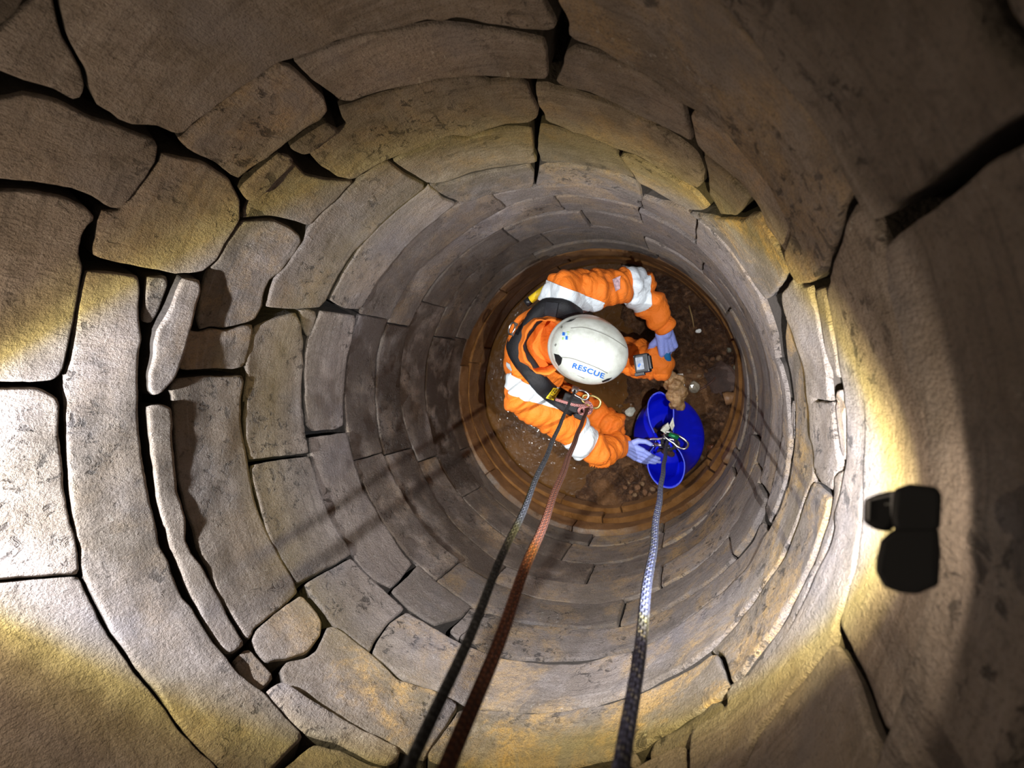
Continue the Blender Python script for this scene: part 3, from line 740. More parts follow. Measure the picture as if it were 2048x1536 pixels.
def tube(pts, r, seg=10, caps=True, uvlen=True, closed=False):
    """verts, faces, uvs of a tube along pts (radius number or list)"""
    pts = [Vector(p) for p in pts]
    n = len(pts)
    rr = r if isinstance(r, (list, tuple)) else [r] * n
    verts, uvs, faces = [], [], []
    up = None
    acc = 0.0
    for i, p in enumerate(pts):
        if closed:
            t = (pts[(i + 1) % n] - pts[i - 1]).normalized()
        else:
            t = (pts[min(i + 1, n - 1)] - pts[max(i - 1, 0)]).normalized()
        if up is None:
            up = t.orthogonal().normalized()
        up = (up - t * up.dot(t)).normalized()
        sd = t.cross(up)
        if i: acc += (pts[i] - pts[i - 1]).length
        for k in range(seg):
            a = 2 * math.pi * k / seg
            verts.append(p + (up * math.cos(a) + sd * math.sin(a)) * rr[i])
            uvs.append((k / seg, acc))
    m = n if closed else n - 1
    for i in range(m):
        i2 = (i + 1) % n
        for k in range(seg):
            j = (k + 1) % seg
            faces.append((i * seg + k, i * seg + j, i2 * seg + j, i2 * seg + k))
    if caps and not closed:
        faces.append(tuple(range(seg))[::-1])
        faces.append(tuple((n - 1) * seg + k for k in range(seg)))
    return verts, faces, uvs


def tube_obj(name, pts, r, mat, parent=None, seg=10, closed=False):
    v, f, uv = tube(pts, r, seg, closed=closed)
    return mesh_obj(name, v, f, mat, parent, True, uv)


def spline(pts, n=8):
    """Catmull-Rom through points"""
    P = [Vector(p) for p in pts]
    out = []
    for i in range(len(P) - 1):
        a, b, c, d = P[max(i - 1, 0)], P[i], P[i + 1], P[min(i + 2, len(P) - 1)]
        for j in range(n):
            t = j / n
            out.append(0.5 * ((2 * b) + (c - a) * t + (2 * a - 5 * b + 4 * c - d) * t * t + (3 * b - a - 3 * c + d) * t ** 3))
    out.append(P[-1])
    return out


def rbox(bm, c, X, Y, Z, sx, sy, sz, bev=0.004, taper=1.0):
    """bevelled box with axes X, Y, Z (full sizes); taper scales the +Z end"""
    vs = []
    for k in (-1, 1):
        s = taper if k > 0 else 1.0
        for j, i in ((-1, -1), (-1, 1), (1, 1), (1, -1)):
            vs.append(bm.verts.new(Vector(c) + X * (i * sx / 2 * s) + Y * (j * sy / 2 * s) + Z * (k * sz / 2)))
    fs = [(3, 2, 1, 0), (4, 5, 6, 7), (0, 1, 5, 4), (1, 2, 6, 5), (2, 3, 7, 6), (3, 0, 4, 7)]
    new = [bm.faces.new([vs[i] for i in f]) for f in fs]
    if bev:
        ed = list({e for f in new for e in f.edges})
        bmesh.ops.bevel(bm, geom=ed, offset=bev, segments=2, affect='EDGES', profile=0.6)


# ---------------------------------------------------------------- floor of the well: silt and brown water
def mud_material():
    t = NT('wet silt')
    geo = t.n('ShaderNodeNewGeometry')
    p = geo.outputs['Position']
    n1 = t.noise(p, 7, 5, 0.65)
    n2 = t.noise(p, 34, 5, 0.7)
    c = t.mix(t.ramp(n1, 0.3, 0.7), (0.038, 0.016, 0.008), (0.092, 0.042, 0.017))
    c = t.mix(t.ramp(n2, 0.48, 0.68, 0, 0.75), c, (0.22, 0.105, 0.042))
    c = t.mix(t.ramp(t.noise(p, 3.2, 3, 0.5), 0.52, 0.62, 0, 0.45), c, (0.26, 0.125, 0.048))
    b = t.bump(t.math('ADD', n2, t.math('MULTIPLY', t.noise(p, 120, 4, 0.7), 0.4)), 0.022, 1.0)
    return t.out(c, t.ramp(n2, 0.3, 0.7, 0.16, 0.55), b)


def water_material():
    t = NT('silty water')
    geo = t.n('ShaderNodeNewGeometry')
    p = geo.outputs['Position']
    c = t.mix(t.ramp(t.noise(p, 5, 3), 0.3, 0.7), (0.075, 0.033, 0.009), (0.135, 0.062, 0.018))
    b = t.bump(t.noise(p, 26, 3, 0.55, 0.8), 0.0055, 0.8)
    return t.out(c, 0.06, b)


MAT['mud'] = mud_material()
MAT['water'] = water_material()


def floor_h(x, y):
    # high on the right and along the lower edge, sunken and flooded on the left
    m = 0.5 + 0.5 * math.tanh((x - 0.10 - 0.35 * max(0.0, -y - 0.25) * -1.0) * 7)
    h = -0.055 + 0.085 * m
    h += 0.024 * noise.noise(Vector((x * 9, y * 9, 1))) + (0.014 * noise.noise(Vector((x * 26, y * 26, 4))) + 0.008 * abs(noise.noise(Vector((x * 55, y * 55, 4))))) * (0.4 + m)
    bk = at_z(1335, 877, 0.0)
    k = min(1.0, max(0.0, (math.hypot(x - bk.x, y - bk.y) - 0.14) / 0.05))
    h = h * k - 0.006 * (1 - k)                            # trodden flat under the bucket
    e = math.hypot(x - 0.02, y + 0.60)
    h += 0.06 * math.exp(-(e / 0.17) ** 2)                 # bank of gravel by the lower wall
    return h


fv, ff = [], []
NR, NA = 90, 260
for i in range(NR + 1):
    r = 0.76 * i / NR
    for k in range(NA):
        a = 2 * math.pi * k / NA
        x, y = r * math.cos(a), r * math.sin(a)
        fv.append((x, y, floor_h(x, y)))
for i in range(NR):
    for k in range(NA):
        j = (k + 1) % NA
        ff.append((i * NA + k, (i + 1) * NA + k, (i + 1) * NA + j, i * NA + j))
floor_o = mesh_obj('floor', fv, ff, MAT['mud'])
tag(floor_o, 'dark brown wet silt and clay heaped over the well bottom', kind='structure')
wv, wf = [(0, 0, 0)], []
for i in range(96):
    a = 2 * math.pi * i / 96
    wv.append((0.75 * math.cos(a), 0.75 * math.sin(a), 0.0))
for i in range(96):
    wf.append((0, 1 + i, 1 + (i + 1) % 96))
tag(mesh_obj('water', wv, wf, MAT['water']), 'shallow glossy brown water pooled on the left of the well bottom', kind='structure')

# ---------------------------------------------------------------- the worker
MAT['orange'] = None


def cloth_material(name, color, dirt=(0.16, 0.10, 0.05), amt=0.55, rough=0.75):
    t = NT(name)
    geo = t.n('ShaderNodeNewGeometry')
    p = geo.outputs['Position']
    n1 = t.noise(p, 11, 5, 0.7, 0.8)
    k = t.ramp(n1, 0.56, 0.74, 0, amt)
    c = t.mix(k, color, dirt)
    c = t.mix(t.ramp(t.noise(p, 5, 3), 0.3, 0.7, 0, 0.35), c, tuple(x * 0.72 for x in color))
    b = t.bump(t.noise(t.mapping(p, (30, 30, 70), (0.4, 0.5, 0)), 1.0, 3, 0.6, 0.8), 0.006, 0.8)
    b = t.bump(t.noise(p, 420, 2), 0.0015, 0.5, b)
    return t.out(c, rough, b)


MAT['orange'] = cloth_material('hi-vis orange cotton', (0.90, 0.205, 0.012))
MAT['skin'] = simple('skin', (0.62, 0.36, 0.28), 0.5, mottled=0.1)
MAT['glove'] = cloth_material('pale blue nitrile', (0.30, 0.37, 0.86), (0.34, 0.30, 0.36), 0.35, 0.5)
MAT['reflect'] = cloth_material('silver reflective tape', (0.74, 0.80, 0.84), (0.50, 0.52, 0.52), 0.5, 0.42)
MAT['webbing'] = simple('black webbing', (0.0055, 0.006, 0.0085), 0.6, bump=(300, 0.002), mottled=0.4, mscale=40)
MAT['black'] = simple('black plastic', (0.012, 0.012, 0.014), 0.38)
MAT['steel'] = simple('polished steel', (0.66, 0.67, 0.68), 0.22, 1.0)
MAT['shell'] = None

SPX = 1.0
LS, RS = at_z(1130, 584, 0.79), at_z(1047, 792, 0.75)
LE, RE = at_z(1268, 570, 0.61), at_z(1200, 905, 0.52)
LW, RW = at_z(1323, 645, 0.53), at_z(1241, 887, 0.38)
PEL = at_z(1066, 712, 0.30)
NECK = at_z(1092, 690, 0.84)
HEADC = at_z(1170, 702, 0.885)
LH, RH = at_z(1105, 680, 0.28), at_z(1075, 770, 0.27)
LK, RK = at_z(1308, 725, 0.42), at_z(1218, 850, 0.33)
LF, RF = at_z(1262, 722, 0.06), at_z(1120, 815, 0.08)
FWD = Vector((0.93, -0.36, 0)).normalized()
SIDE = Vector((-FWD.y, FWD.x, 0)) * 1.0        # towards the worker's left
CHEST = (LS + RS) / 2 + Vector((0, 0, -0.10)) - FWD * 0.01

bm = bmesh.new()
up = Vector((0, 0, 1))
ellipsoid(bm, CHEST, (SIDE * 0.185, FWD * 0.125, up * 0.17))
ellipsoid(bm, (CHEST + PEL) / 2 - FWD * 0.02, (SIDE * 0.165, FWD * 0.13, up * 0.20))
ellipsoid(bm, PEL, (SIDE * 0.185, FWD * 0.15, up * 0.14))
ellipsoid(bm, CHEST - FWD * 0.05 + up * 0.06, (SIDE * 0.155, FWD * 0.10, up * 0.10))
for S, E, W in ((LS, LE, LW), (RS, RE, RW)):
    capsule(bm, S + (CHEST - S) * 0.25, S, 0.088, 0.083)
    capsule(bm, S, S + (E - S) * 0.55, 0.084, 0.074)
    capsule(bm, S + (E - S) * 0.5, E, 0.075, 0.066)
    capsule(bm, E, W, 0.066, 0.050)
for H, K, Ft in ((LH, LK, LF), (RH, RK, RF)):
    capsule(bm, H, K, 0.098, 0.078)
    capsule(bm, K, Ft, 0.074, 0.058)
    capsule(bm, Ft, Ft + FWD * 0.12 - up * 0.02, 0.050, 0.045)
capsule(bm, NECK - up * 0.06, HEADC - FWD * 0.02, 0.066, 0.060)
HF = (FWD * math.cos(0.62) - up * math.sin(0.62)).normalized()      # the way the face is turned
HU = (up * math.cos(0.62) + FWD * math.sin(0.62)).normalized()
ellipsoid(bm, HEADC + HU * 0.01, (HF * 0.098, SIDE * 0.078, HU * 0.105))
ellipsoid(bm, HEADC + HF * 0.035 - HU * 0.075, (HF * 0.055, SIDE * 0.052, HU * 0.05))
ellipsoid(bm, HEADC + HF * 0.102 - HU * 0.035, (HF * 0.022, SIDE * 0.014, HU * 0.024))
for s in (-1, 1):
    ellipsoid(bm, HEADC + SIDE * s * 0.080 - HU * 0.03, (HF * 0.022, SIDE * 0.010, HU * 0.032))
person = bm_obj('person', bm, [MAT['orange'], MAT['skin']])
bake(person, [('REMESH', dict(mode='VOXEL', voxel_size=0.0060)), ('SMOOTH', dict(factor=0.5, iterations=6))])
me = person.data
if len(me.materials) < 2:
    me.materials.clear(); me.materials.append(MAT['orange']); me.materials.append(MAT['skin'])
co = np.empty(len(me.vertices) * 3); me.vertices.foreach_get('co', co); co = co.reshape(-1, 3)
no = np.empty(len(me.vertices) * 3); me.vertices.foreach_get('normal', no); no = no.reshape(-1, 3)
hn = (HEADC - NECK).normalized()


def bare(p):
    return (Vector(p) - NECK).dot(hn) > 0.045 and (Vector(p) - HEADC).length < 0.17


def fold_axis(p):
    """direction of the nearest limb: cloth folds run across it"""
    best, ax = 9, up
    for a, b in ((LS, LE), (LE, LW), (RS, RE), (RE, RW), (LH, LK), (RH, RK)):
        d = b - a
        t = max(0, min(1, (p - a).dot(d) / d.length_squared))
        e = (p - a - d * t).length
        if e < best: best, ax = e, d.normalized()
    return ax if best < 0.10 else (up + FWD * 0.4).normalized()


for i in range(len(co)):
    p = Vector(co[i])
    if bare(p): continue
    ax = fold_axis(p)
    w_ = noise.noise_vector(p * 5) * 0.55
    q = p * 5.0 + ax * (p.dot(ax) * 9.0) + w_
    n1 = noise.noise(q + Vector((3, 1, 7)))
    n2 = noise.noise(q * 2.1 + Vector((9, 4, 2)))
    k = (abs(n1) - 0.18) * 0.042 + (abs(n2) - 0.18) * 0.016
    co[i] += no[i] * k
me.vertices.foreach_set('co', co.ravel())
me.update()
for f in me.polygons:
    f.material_index = 1 if bare(f.center) else 0
tag(person, 'person crouching in orange coveralls, white helmet and black harness, digging with a trowel', 'person')
BODY = BVHTree.FromPolygons([v.co.copy() for v in me.vertices], [tuple(f.vertices) for f in me.polygons])


def on_body(px, py, off=0.0, tree=None):
    d = ray(px, py)
    h = (tree or BODY).ray_cast(CAM, d)
    if h[0] is None: return None, None
    n = h[1] if h[1].dot(d) < 0 else -h[1]
    return h[0] + n * off, n


def band(name, a, b, t0, t1, rad, mat, lift=0.0035, keep=None):
    """a strip cut out of the coverall between two planes across the axis a-b"""
    bm = bmesh.new()
    bm.from_mesh(person.data)
    d = (b - a)
    ax = d.normalized()
    for f in [f for f in bm.faces if abs((f.calc_center_median() - a).dot(ax) - d.length * (t0 + t1) / 2) > d.length * abs(t1 - t0) / 2 + 0.03 or
              (f.calc_center_median() - a - ax * (f.calc_center_median() - a).dot(ax)).length > rad or (keep and not keep(f.calc_center_median()))]:
        bm.faces.remove(f)
    for v in [v for v in bm.verts if not v.link_faces]: bm.verts.remove(v)
    for t, s in ((t0, -1), (t1, 1)):
        bmesh.ops.bisect_plane(bm, geom=bm.verts[:] + bm.edges[:] + bm.faces[:], plane_co=a + d * t, plane_no=ax * s, clear_outer=True)
    for f in bm.faces: f.material_index = 0
    bm.normal_update()
    for v in bm.verts: v.co += v.normal * lift
    o = bm_obj(name, bm, mat, person, recalc=False)
    return o


band('reflective_band', LS, LE, 0.86, 1.12, 0.11, MAT['reflect'])
band('reflective_band', RS, RE, 0.62, 0.82, 0.10, MAT['reflect'])
front = lambda p: p.z > 0.52
band('reflective_band', RS, LS, 0.86, 1.04, 0.26, MAT['reflect'], keep=lambda p: p.z > 0.60 and (p - LS).length < 0.22 and (p - LE).length > 0.2)
band('reflective_band', RS, LS, 0.02, 0.16, 0.26, MAT['reflect'], keep=lambda p: p.z > 0.55 and (p - RS).length < 0.22 and (p - RE).length > 0.2)


def patch(name, quad, mat, parent, lift=0.004, nu=10, nv=10, tree=None, label=None):
    """a flat badge laid on the body between four surveyed corners"""
    (a, b, c, d) = quad
    verts, faces, uv = [], [], []
    for j in range(nv + 1):
        for i in range(nu + 1):
            u, v = i / nu, j / nv
            x = (a[0] * (1 - u) + b[0] * u) * (1 - v) + (d[0] * (1 - u) + c[0] * u) * v
            y = (a[1] * (1 - u) + b[1] * u) * (1 - v) + (d[1] * (1 - u) + c[1] * u) * v
            p, n = on_body(x, y, lift, tree)
            if p is None: return None
            verts.append(p)
            uv.append((u, v))
    for j in range(nv):
        for i in range(nu):
            k = j * (nu + 1) + i
            faces.append((k, k + nu + 1, k + nu + 2, k + 1))
    o = mesh_obj(name, verts, faces, mat, parent, True, uv)
    if label: o['label'] = label
    return o


MAT['badge'] = simple('worn pale badge', (0.62, 0.42, 0.46), 0.6, mottled=0.35, mscale=90)
patch('badge', ((1224, 559), (1241, 553), (1240, 577), (1230, 583)), MAT['badge'], person)


def ribbon(name, px, width, mat, parent, lift=0.010, thick=0.012, n=10, m=5, tree=None):
    """a padded strap draped on the body along surveyed pixels; width in pixels"""
    pts = spline([Vector((x, y, 0)) for x, y in px], n)
    rows = []
    for i, p in enumerate(pts):
        t = (pts[min(i + 1, len(pts) - 1)] - pts[max(i - 1, 0)]).normalized()
        s = Vector((-t.y, t.x, 0))
        row = []
        for k in range(m):
            u = k / (m - 1) - 0.5
            q = p + s * (u * width)
            h, nrm = on_body(q.x, q.y, lift, tree)
            row.append((h, nrm))
        rows.append(row)
    good = [r for r in rows if all(h is not None for h, _ in r)]
    # smooth the run so that the strap bridges the folds
    H = np.array([[list(h) for h, _ in r] for r in good])
    Nn = np.array([[list(nn) for _, nn in r] for r in good])
    for _ in range(6):
        H[1:-1] = 0.25 * H[:-2] + 0.5 * H[1:-1] + 0.25 * H[2:]
        Nn[1:-1] = 0.25 * Nn[:-2] + 0.5 * Nn[1:-1] + 0.25 * Nn[2:]
    nm = Nn.mean(1, keepdims=True)
    nm = nm / np.linalg.norm(nm, axis=2, keepdims=True)
    prof = np.array([0.25] + [1.0] * (m - 2) + [0.25])[None, :, None]
    top = H + nm * (thick * prof)
    bot = H - nm * 0.006
    verts = [tuple(v) for r in top for v in r] + [tuple(v) for r in bot for v in r]
    N = len(good)
    o_ = N * m
    faces = []
    for i in range(N - 1):
        for k in range(m - 1):
            a = i * m + k
            faces.append((a, a + 1, a + m + 1, a + m))
            faces.append((o_ + a, o_ + a + m, o_ + a + m + 1, o_ + a + 1))
        faces.append((i * m, (i + 1) * m, o_ + (i + 1) * m, o_ + i * m))
        faces.append((i * m + m - 1, o_ + i * m + m - 1, o_ + (i + 1) * m + m - 1, (i + 1) * m + m - 1))
    for i in (0, N - 1):
        for k in range(m - 1):
            a = i * m + k
            faces.append((a, o_ + a, o_ + a + 1, a + 1) if i == 0 else (a, a + 1, o_ + a + 1, o_ + a))
    bm = bmesh.new()
    vs = [bm.verts.new(v) for v in verts]
    for f in faces: bm.faces.new([vs[i] for i in f])
    return bm_obj(name, bm, mat, parent), top


# collar standing open round the neck
cpts, crad = [], []
bm = bmesh.new()
rows = []
CN = NECK + up * 0.005 - FWD * 0.005
for lvl, (hh, sc) in enumerate(((-0.05, 1.25), (-0.01, 1.10), (0.035, 1.02), (0.055, 1.0), (0.050, 0.93), (0.01, 0.92), (-0.04, 0.95))):
    row = []
    for k in range(40):
        a = 2 * math.pi * k / 40
        wob = 1 + 0.05 * math.sin(5 * a + lvl * 0.7) + 0.03 * math.sin(11 * a + 1)
        q = CN + (FWD * math.cos(a) * 0.098 + SIDE * math.sin(a) * 0.104) * sc * wob + up * (hh * (1 + 0.18 * math.sin(3 * a))) + FWD * (hh * 0.55)
        row.append(bm.verts.new(q))
    rows.append(row)
for p_, q_ in zip(rows, rows[1:]):
    for k in range(40):
        j = (k + 1) % 40
        bm.faces.new((p_[k], p_[j], q_[j], q_[k]))
collar = bm_obj('collar', bm, MAT['orange'], person)

# harness: padded yoke round the neck and down the chest
harness, _t = ribbon('harness', [(1152, 632), (1130, 618), (1100, 614), (1068, 622), (1044, 645), (1034, 675), (1040, 706), (1058, 735), (1078, 764), (1098, 784), (1122, 800), (1150, 818)],
                     38, MAT['webbing'], person, 0.010, 0.016)
HT = BVHTree.FromPolygons([v.co.copy() for v in harness.data.vertices], [tuple(f.vertices) for f in harness.data.polygons])
MAT['loop'] = simple('dark grey webbing', (0.014, 0.015, 0.020), 0.7, bump=(400, 0.002))
for q in (((1094, 605), (1118, 607), (1112, 632), (1090, 628)), ((1050, 724), (1066, 712), (1076, 730), (1060, 740)), ((1066, 747), (1086, 733), (1094, 747), (1075, 762))):
    patch('strap_keeper', q, MAT['loop'], harness, 0.006, 6, 6, HT)


def word(body, size, mat, place, parent, name, bold=0.0, shear=0.0, spacing=1.0):
    """lettering: text turned to mesh and laid on a surface by place(x, y)"""
    cu = bpy.data.curves.new(name, 'FONT')
    cu.body = body
    cu.size = size
    cu.offset = bold
    cu.shear = shear
    cu.space_character = spacing
    cu.align_x, cu.align_y = 'CENTER', 'CENTER'
    cu.resolution_u = 4
    ob = bpy.data.objects.new(name, cu)
    COL.objects.link(ob)
    bpy.context.view_layer.update()
    me = bpy.data.meshes.new_from_object(ob.evaluated_get(bpy.context.evaluated_depsgraph_get()))
    bpy.data.objects.remove(ob)
    bm = bmesh.new()
    bm.from_mesh(me)
    bmesh.ops.triangulate(bm, faces=bm.faces)
    for _ in range(2):
        long = [e for e in bm.edges if e.calc_length() > size * 0.18]
        if long: bmesh.ops.subdivide_edges(bm, edges=long, cuts=1)
        bmesh.ops.triangulate(bm, faces=bm.faces)
    for v in bm.verts: v.co = place(v.co.x, v.co.y)
    return bm_obj(name, bm, mat, parent, smooth=False, recalc=False)


MAT['yellow'] = simple('yellow label', (0.85, 0.58, 0.02), 0.5)
MAT['ink'] = simple('black ink', (0.01, 0.01, 0.01), 0.6)
lab = patch('label_patch', ((1091, 795), (1104, 774), (1119, 778), (1106, 800)), MAT['yellow'], harness, 0.007, 6, 6, HT)
if lab is None:
    lab = patch('label_patch', ((1091, 795), (1104, 774), (1119, 778), (1106, 800)), MAT['yellow'], harness, 0.026, 6, 6)
lab['label'] = 'yellow label patch with black letters'
LT = BVHTree.FromPolygons([v.co.copy() for v in lab.data.vertices], [tuple(f.vertices) for f in lab.data.polygons])


def lab_place(x, y):
    # x runs up the patch, y across it (pixels)
    q = Vector((1105, 787)) + Vector((0.56, -0.83)) * x + Vector((-0.83, -0.56)) * y
    p, n = on_body(q.x, q.y, 0.002, LT)
    if p is None: p, n = on_body(q.x, q.y, 0.010, HT)
    if p is None: p, n = on_body(q.x, q.y, 0.03)
    return p


word('PETZL', 8.5, MAT['ink'], lab_place, lab, 'lettering', 0.15)

# steel ring on the harness back
rc, rn = on_body(1044, 662, 0.050)
if rc is None: rc, rn = HT.ray_cast(CAM, ray(1040, 663))[0], up
ring = []
for k in range(20):
    a = 2 * math.pi * k / 20
    ring.append(rc + FWD * (0.016 * math.cos(a)) + SIDE * (0.024 * math.sin(a)) + up * 0.010 * math.cos(a))
tube_obj('steel_ring', ring, 0.0042, MAT['steel'], harness, 8, True)
tube_obj('steel_ring', [rc + SIDE * 0.026 + FWD * .012, rc - SIDE * 0.026 + FWD * .012], 0.006, MAT['steel'], harness, 8)
# chest attachment box under the chin, and strap down the front
bm = bmesh.new()
bx = at_z(1146, 806, 0.70)
rbox(bm, bx, FWD, SIDE, up, 0.085, 0.065, 0.05, 0.006)
rbox(bm, bx + FWD * 0.02 - up * 0.05 - SIDE * 0.03, FWD, SIDE, up, 0.07, 0.06, 0.05, 0.006)
bm_obj('buckle', bm, MAT['webbing'], harness)

# yellow signal stick with black ends on the back of the left shoulder
p0, p1 = at_z(1056, 604, 0.74), at_z(1096, 573, 0.74)
ax = (p1 - p0)
stick = tube_obj('signal_stick', [p0 + ax * 0.12, p0 + ax * 0.95], 0.016, MAT['yellow'], harness, 16)
stick['label'] = 'yellow cylindrical stick with black ends'
for a, b in ((-0.10, 0.13), (0.94, 1.10)):
    tube_obj('end_cap', [p0 + ax * a, p0 + ax * b], 0.0165, MAT['black'], stick, 14)
tube_obj('hose', spline([p1, at_z(1106, 567, 0.73), at_z(1126, 566, 0.71), at_z(1143, 575, 0.70)], 6), 0.014, MAT['black'], harness, 12)

# ---------------------------------------------------------------- gloves
def hand(name, wrist, palm_dir, palm_n, thumb_side, curls, spread=0.10, size=1.0, thumb=(0.6, 0.2), cuff=0.04):
    """a gloved hand: palm, four unequal bent fingers and a thumb, grown together as one surface.
    palm_dir: wrist to knuckles; palm_n: out of the back of the hand; thumb_side: towards the thumb"""
    D = palm_dir.normalized()
    Nn = (palm_n - D * palm_n.dot(D)).normalized()
    T = (thumb_side - D * thumb_side.dot(D) - Nn * thumb_side.dot(Nn)).normalized()
    s = size
    bm = bmesh.new()
    kn = []
    for i, off in enumerate((0.032, 0.011, -0.010, -0.030)):
        kp = wrist + D * (0.095 - 0.006 * abs(i - 1)) * s + T * off * s
        kn.append(kp)
        capsule(bm, wrist + T * off * 0.55 * s + D * 0.012 * s, kp, 0.020 * s, 0.0125 * s, 14)
    capsule(bm, wrist - D * cuff, wrist + D * 0.012 * s, 0.031 * s, 0.030 * s, 16)
    lens = ((0.040, 0.025, 0.020), (0.045, 0.029, 0.021), (0.042, 0.027, 0.020), (0.033, 0.021, 0.018))
    for i in range(4):
        p = kn[i]
        ang = 0.0
        dirb = (D + T * spread * (1.5 - i) * 0.7).normalized()
        for j in range(3):
            ang += curls[i][j]
            d = (dirb * math.cos(ang) - Nn * math.sin(ang)).normalized()
            q = p + d * lens[i][j] * s
            capsule(bm, p, q, (0.0105 - 0.0009 * j) * s, (0.0098 - 0.0010 * j) * s, 12)
            p = q
    tb = wrist + D * 0.028 * s + T * 0.024 * s - Nn * 0.006 * s
    t1 = tb + (D * 0.55 + T * thumb[0] - Nn * thumb[1]).normalized() * 0.040 * s
    t2 = t1 + (D * 0.85 + T * thumb[0] * 0.45 - Nn * thumb[1]).normalized() * 0.033 * s
    t3 = t2 + (D * 1.0 + T * thumb[0] * 0.05 - Nn * thumb[1] * 1.2).normalized() * 0.026 * s
    capsule(bm, wrist + D * 0.02 * s + T * 0.008 * s, t1, 0.019 * s, 0.0135 * s, 12)
    capsule(bm, t1, t2, 0.0128 * s, 0.0115 * s, 12)
    capsule(bm, t2, t3, 0.0115 * s, 0.0095 * s, 12)
    o = bm_obj(name, bm, MAT['glove'], person)
    bake(o, [('REMESH', dict(mode='VOXEL', voxel_size=0.0026)), ('SMOOTH', dict(factor=0.5, iterations=3))])
    if not o.data.materials: o.data.materials.append(MAT['glove'])
    return o


# right hand: open, reaching for the bucket rim, thumb towards the top of the frame
hd = (at_z(1286, 914, 0.355) - RW)
gl_r = hand('glove', RW + hd.normalized() * 0.012, hd, Vector((-0.15, -0.35, 0.9)), Vector((0.2, 1.0, 0.1)),
            ((0.02, 0.22, 0.18), (0.05, 0.25, 0.2), (0.08, 0.28, 0.2), (0.12, 0.3, 0.25)), -0.03, 1.0, (1.15, 0.0))
# left hand: closed round the trowel handle
hd = (at_z(1343, 722, 0.45) - LW)
gl_l = hand('glove', LW + hd.normalized() * 0.034, hd, Vector((0.35, 0.25, 0.85)), Vector((-0.9, 0.1, 0.0)),
            ((0.65, 1.15, 0.9), (0.75, 1.25, 0.9), (0.8, 1.25, 0.9), (0.85, 1.2, 0.8)), 0.02, 1.08, (0.55, 0.55))

# ---------------------------------------------------------------- helmet (worn, so a part of the worker)
def shell_material():
    t = NT('scuffed white shell')
    tc = t.n('ShaderNodeTexCoord')
    p = tc.outputs['Object']
    c = t.mix(t.ramp(t.noise(p, 26, 5, 0.7), 0.35, 0.75), (0.66, 0.69, 0.64), (0.50, 0.52, 0.46))
    c = t.mix(t.ramp(t.noise(t.mapping(p, (25, 140, 60), (0, 0, .5)), 1, 4, 0.7), 0.62, 0.76, 0, 0.4), c, (0.42, 0.42, 0.38))
    return t.out(c, 0.36)


MAT['shell'] = shell_material()
PIT = 0.50
HX = (FWD * math.cos(PIT) - up * math.sin(PIT)).normalized()
HZ = (up * math.cos(PIT) + FWD * math.sin(PIT)).normalized()
HY = HZ.cross(HX)
HO = at_z(1177, 701, 0.905)
HA, HB, HC = 0.142, 0.119, 0.118


def dome(u, v, lift=0.0):
    """point of the helmet shell above plan position (u forward, v left)"""
    k = 1 - (u / HA) ** 2 - (v / HB) ** 2
    k = max(k, 0.0) ** 0.44
    w = HC * k
    return HO + HX * u + HY * v + HZ * (w + lift + ridge(u, v))


def ridge(u, v):
    """raised crown between two seams"""
    b = 0.062 - 0.05 * (u + 0.02) ** 2 / 0.02
    return 0.0030 / (1 + math.exp(max(-40, min(40, (abs(v) - b) / 0.0022))))


bm = bmesh.new()
rows = []
nr, na = 34, 72
for i in range(nr + 1):
    r = math.sin(math.pi / 2 * i / nr)
    row = []
    for k in range(na):
        ph = 2 * math.pi * k / na
        u, v = HA * r * math.cos(ph), HB * r * math.sin(ph)
        row.append(bm.verts.new(dome(u, v)))
        if i == 0: break
    rows.append(row)
# brim: out, down and back inside
for (s, w) in ((1.025, -0.012), (1.045, -0.024), (1.035, -0.030), (0.985, -0.026), (0.95, 0.0)):
    rows.append([bm.verts.new(HO + HX * (HA * s * math.cos(2 * math.pi * k / na)) + HY * (HB * s * math.sin(2 * math.pi * k / na)) + HZ * (w + 0.006 * math.cos(4 * math.pi * k / na))) for k in range(na)])
for p_, q_ in zip(rows, rows[1:]):
    for k in range(na):
        j = (k + 1) % na
        if len(p_) == 1: bm.faces.new((p_[0], q_[k], q_[j]))
        else: bm.faces.new((p_[k], q_[k], q_[j], p_[j]))
helmet = bm_obj('helmet', bm, MAT['shell'], person)
helmet['label'] = 'scuffed white climbing helmet lettered RESCUE'


def on_helmet(px, py):
    """plan position on the shell seen at a pixel"""
    d = ray(px, py)
    u = v = 0.0
    # march down the sight line to the shell
    t0 = (HO - CAM).length - 0.25
    for s in range(400):
        q = CAM + d * (t0 + s * 0.00125)
        l = q - HO
        u, v, w = l.dot(HX), l.dot(HY), l.dot(HZ)
        k = 1 - (u / HA) ** 2 - (v / HB) ** 2
        if k > 0 and w <= HC * k ** 0.44: return u, v
    return u, v


def seam(px, r=0.0016):
    uv = [on_helmet(*p) for p in px]
    pts = spline([Vector((u, v, 0)) for u, v in uv], 8)
    return tube_obj('seam', [dome(p.x, p.y, 0.0012) for p in pts], r, MAT['seam'], helmet, 6)


